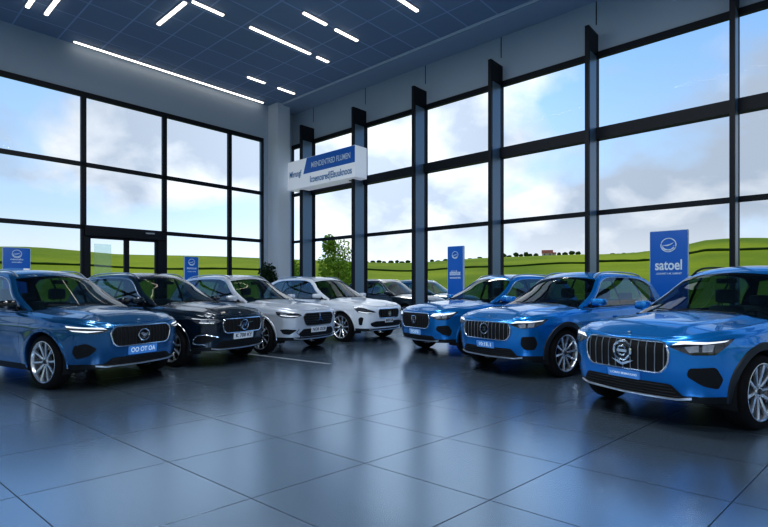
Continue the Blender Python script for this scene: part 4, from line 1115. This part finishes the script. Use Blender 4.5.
def noise(scale, detail, rough, off):
    a = N('ShaderNodeVectorMath', operation='ADD'); a.inputs[1].default_value = off; L(cv.outputs[0], a.inputs[0])
    n = N('ShaderNodeTexNoise'); n.inputs['Scale'].default_value = scale; n.inputs['Detail'].default_value = detail; n.inputs['Roughness'].default_value = rough; n.inputs['Distortion'].default_value = .25
    L(a.outputs[0], n.inputs['Vector']); return n.outputs['Fac']
n1 = noise(2.3, 8, .5, (0,0,0)); n2 = noise(4.2, 6, .5, (5.2,1.3,2.1)); n3 = noise(1.3, 3, .5, (9.1,4.,1.))
# clear blue opens toward +X (right) high up and a little toward -X
east = mth('MULTIPLY', mth('SUBTRACT', dx, .30), mth('MULTIPLY', mth('SUBTRACT', dz, .17), 3.2))
east = mth('MAXIMUM', east, -.02)
west = mth('MULTIPLY', mth('MAXIMUM', mth('SUBTRACT', mth('MULTIPLY', dx, -1.), .42), 0.), mth('MULTIPLY', mth('MAXIMUM', mth('SUBTRACT', dz, .18), 0.), 2.2))
dens = mth('SUBTRACT', mth('SUBTRACT', mth('ADD', n1, .13), east), west)
mask = ramp(dens, [(.47,0.),(.575,1.)])
blue = mixc(mth('MULTIPLY', dz, 1.6, True), (.60,.76,.92), (.10,.36,.84))
white = (.83,.865,.91); grey = (.34,.42,.54)
shade = ramp(mth('ADD', mth('MULTIPLY', n2, .75), mth('MULTIPLY', n3, .35)), [(.42,0.),(.60,1.)])
cloud = mixc(mth('MULTIPLY', shade, .85), white, grey)
sky = mixc(mask, blue, cloud)
hz = mth('SUBTRACT', 1., mth('MULTIPLY', mth('MAXIMUM', dz, 0.), 7.5), True)
sky = mixc(mth('MULTIPLY', hz, .8), sky, (.84,.87,.90))
below = mixc(mth('GREATER_THAN', mth('MULTIPLY', dz, -1.), .0), sky, (.20,.25,.14))
# glow added to the sky over the hall corner, brightens the floor streak
sd = np.array([-.06, 1., .30]); sd = sd/np.linalg.norm(sd)
dt = N('ShaderNodeVectorMath', operation='DOT_PRODUCT'); L(tc.outputs['Generated'], dt.inputs[0]); dt.inputs[1].default_value = tuple(sd)
gl = mth('POWER', mth('MAXIMUM', dt.outputs['Value'], 0.), 14.)
bg = N('ShaderNodeBackground'); L(below, bg.inputs[0]); L(mth('MULTIPLY_ADD', gl, GLOW), bg.inputs[1]); bg.inputs[1].links[0].from_node.inputs[2].default_value = SKY_STR
wo = N('ShaderNodeOutputWorld'); L(bg.outputs[0], wo.inputs[0])

# ------------------------------------------------------------------ added fill lights, and the sun
def area(name, loc, rot, sx_, sy_, power, col=(1,1,1)):
    l = bpy.data.lights.new(name, 'AREA'); l.shape = 'RECTANGLE'; l.size = sx_; l.size_y = sy_; l.energy = power; l.color = col
    o = bpy.data.objects.new(name, l); COL.objects.link(o); o.location = loc; o.rotation_euler = rot; return o
for a_, b_, p in FILL_LIGHTS:
    x, y, z = ab((a_, b_, ZC-.12)); area('fill_light', (x,y,z), (0,0,rR), 3.0, .5, p, (.92,.96,1.))
sun = bpy.data.lights.new('sun', 'SUN'); sun.energy = 1.2; sun.angle = .3; sun.color = (1,.96,.88); so = bpy.data.objects.new('sun', sun); COL.objects.link(so); so.rotation_euler = (R(38), R(-12), R(-160))
so.location = (0,0,30)
SC.view_settings.view_transform = 'Standard'; SC.view_settings.look = LOOK; SC.view_settings.exposure = 0.; SC.view_settings.gamma = 1.
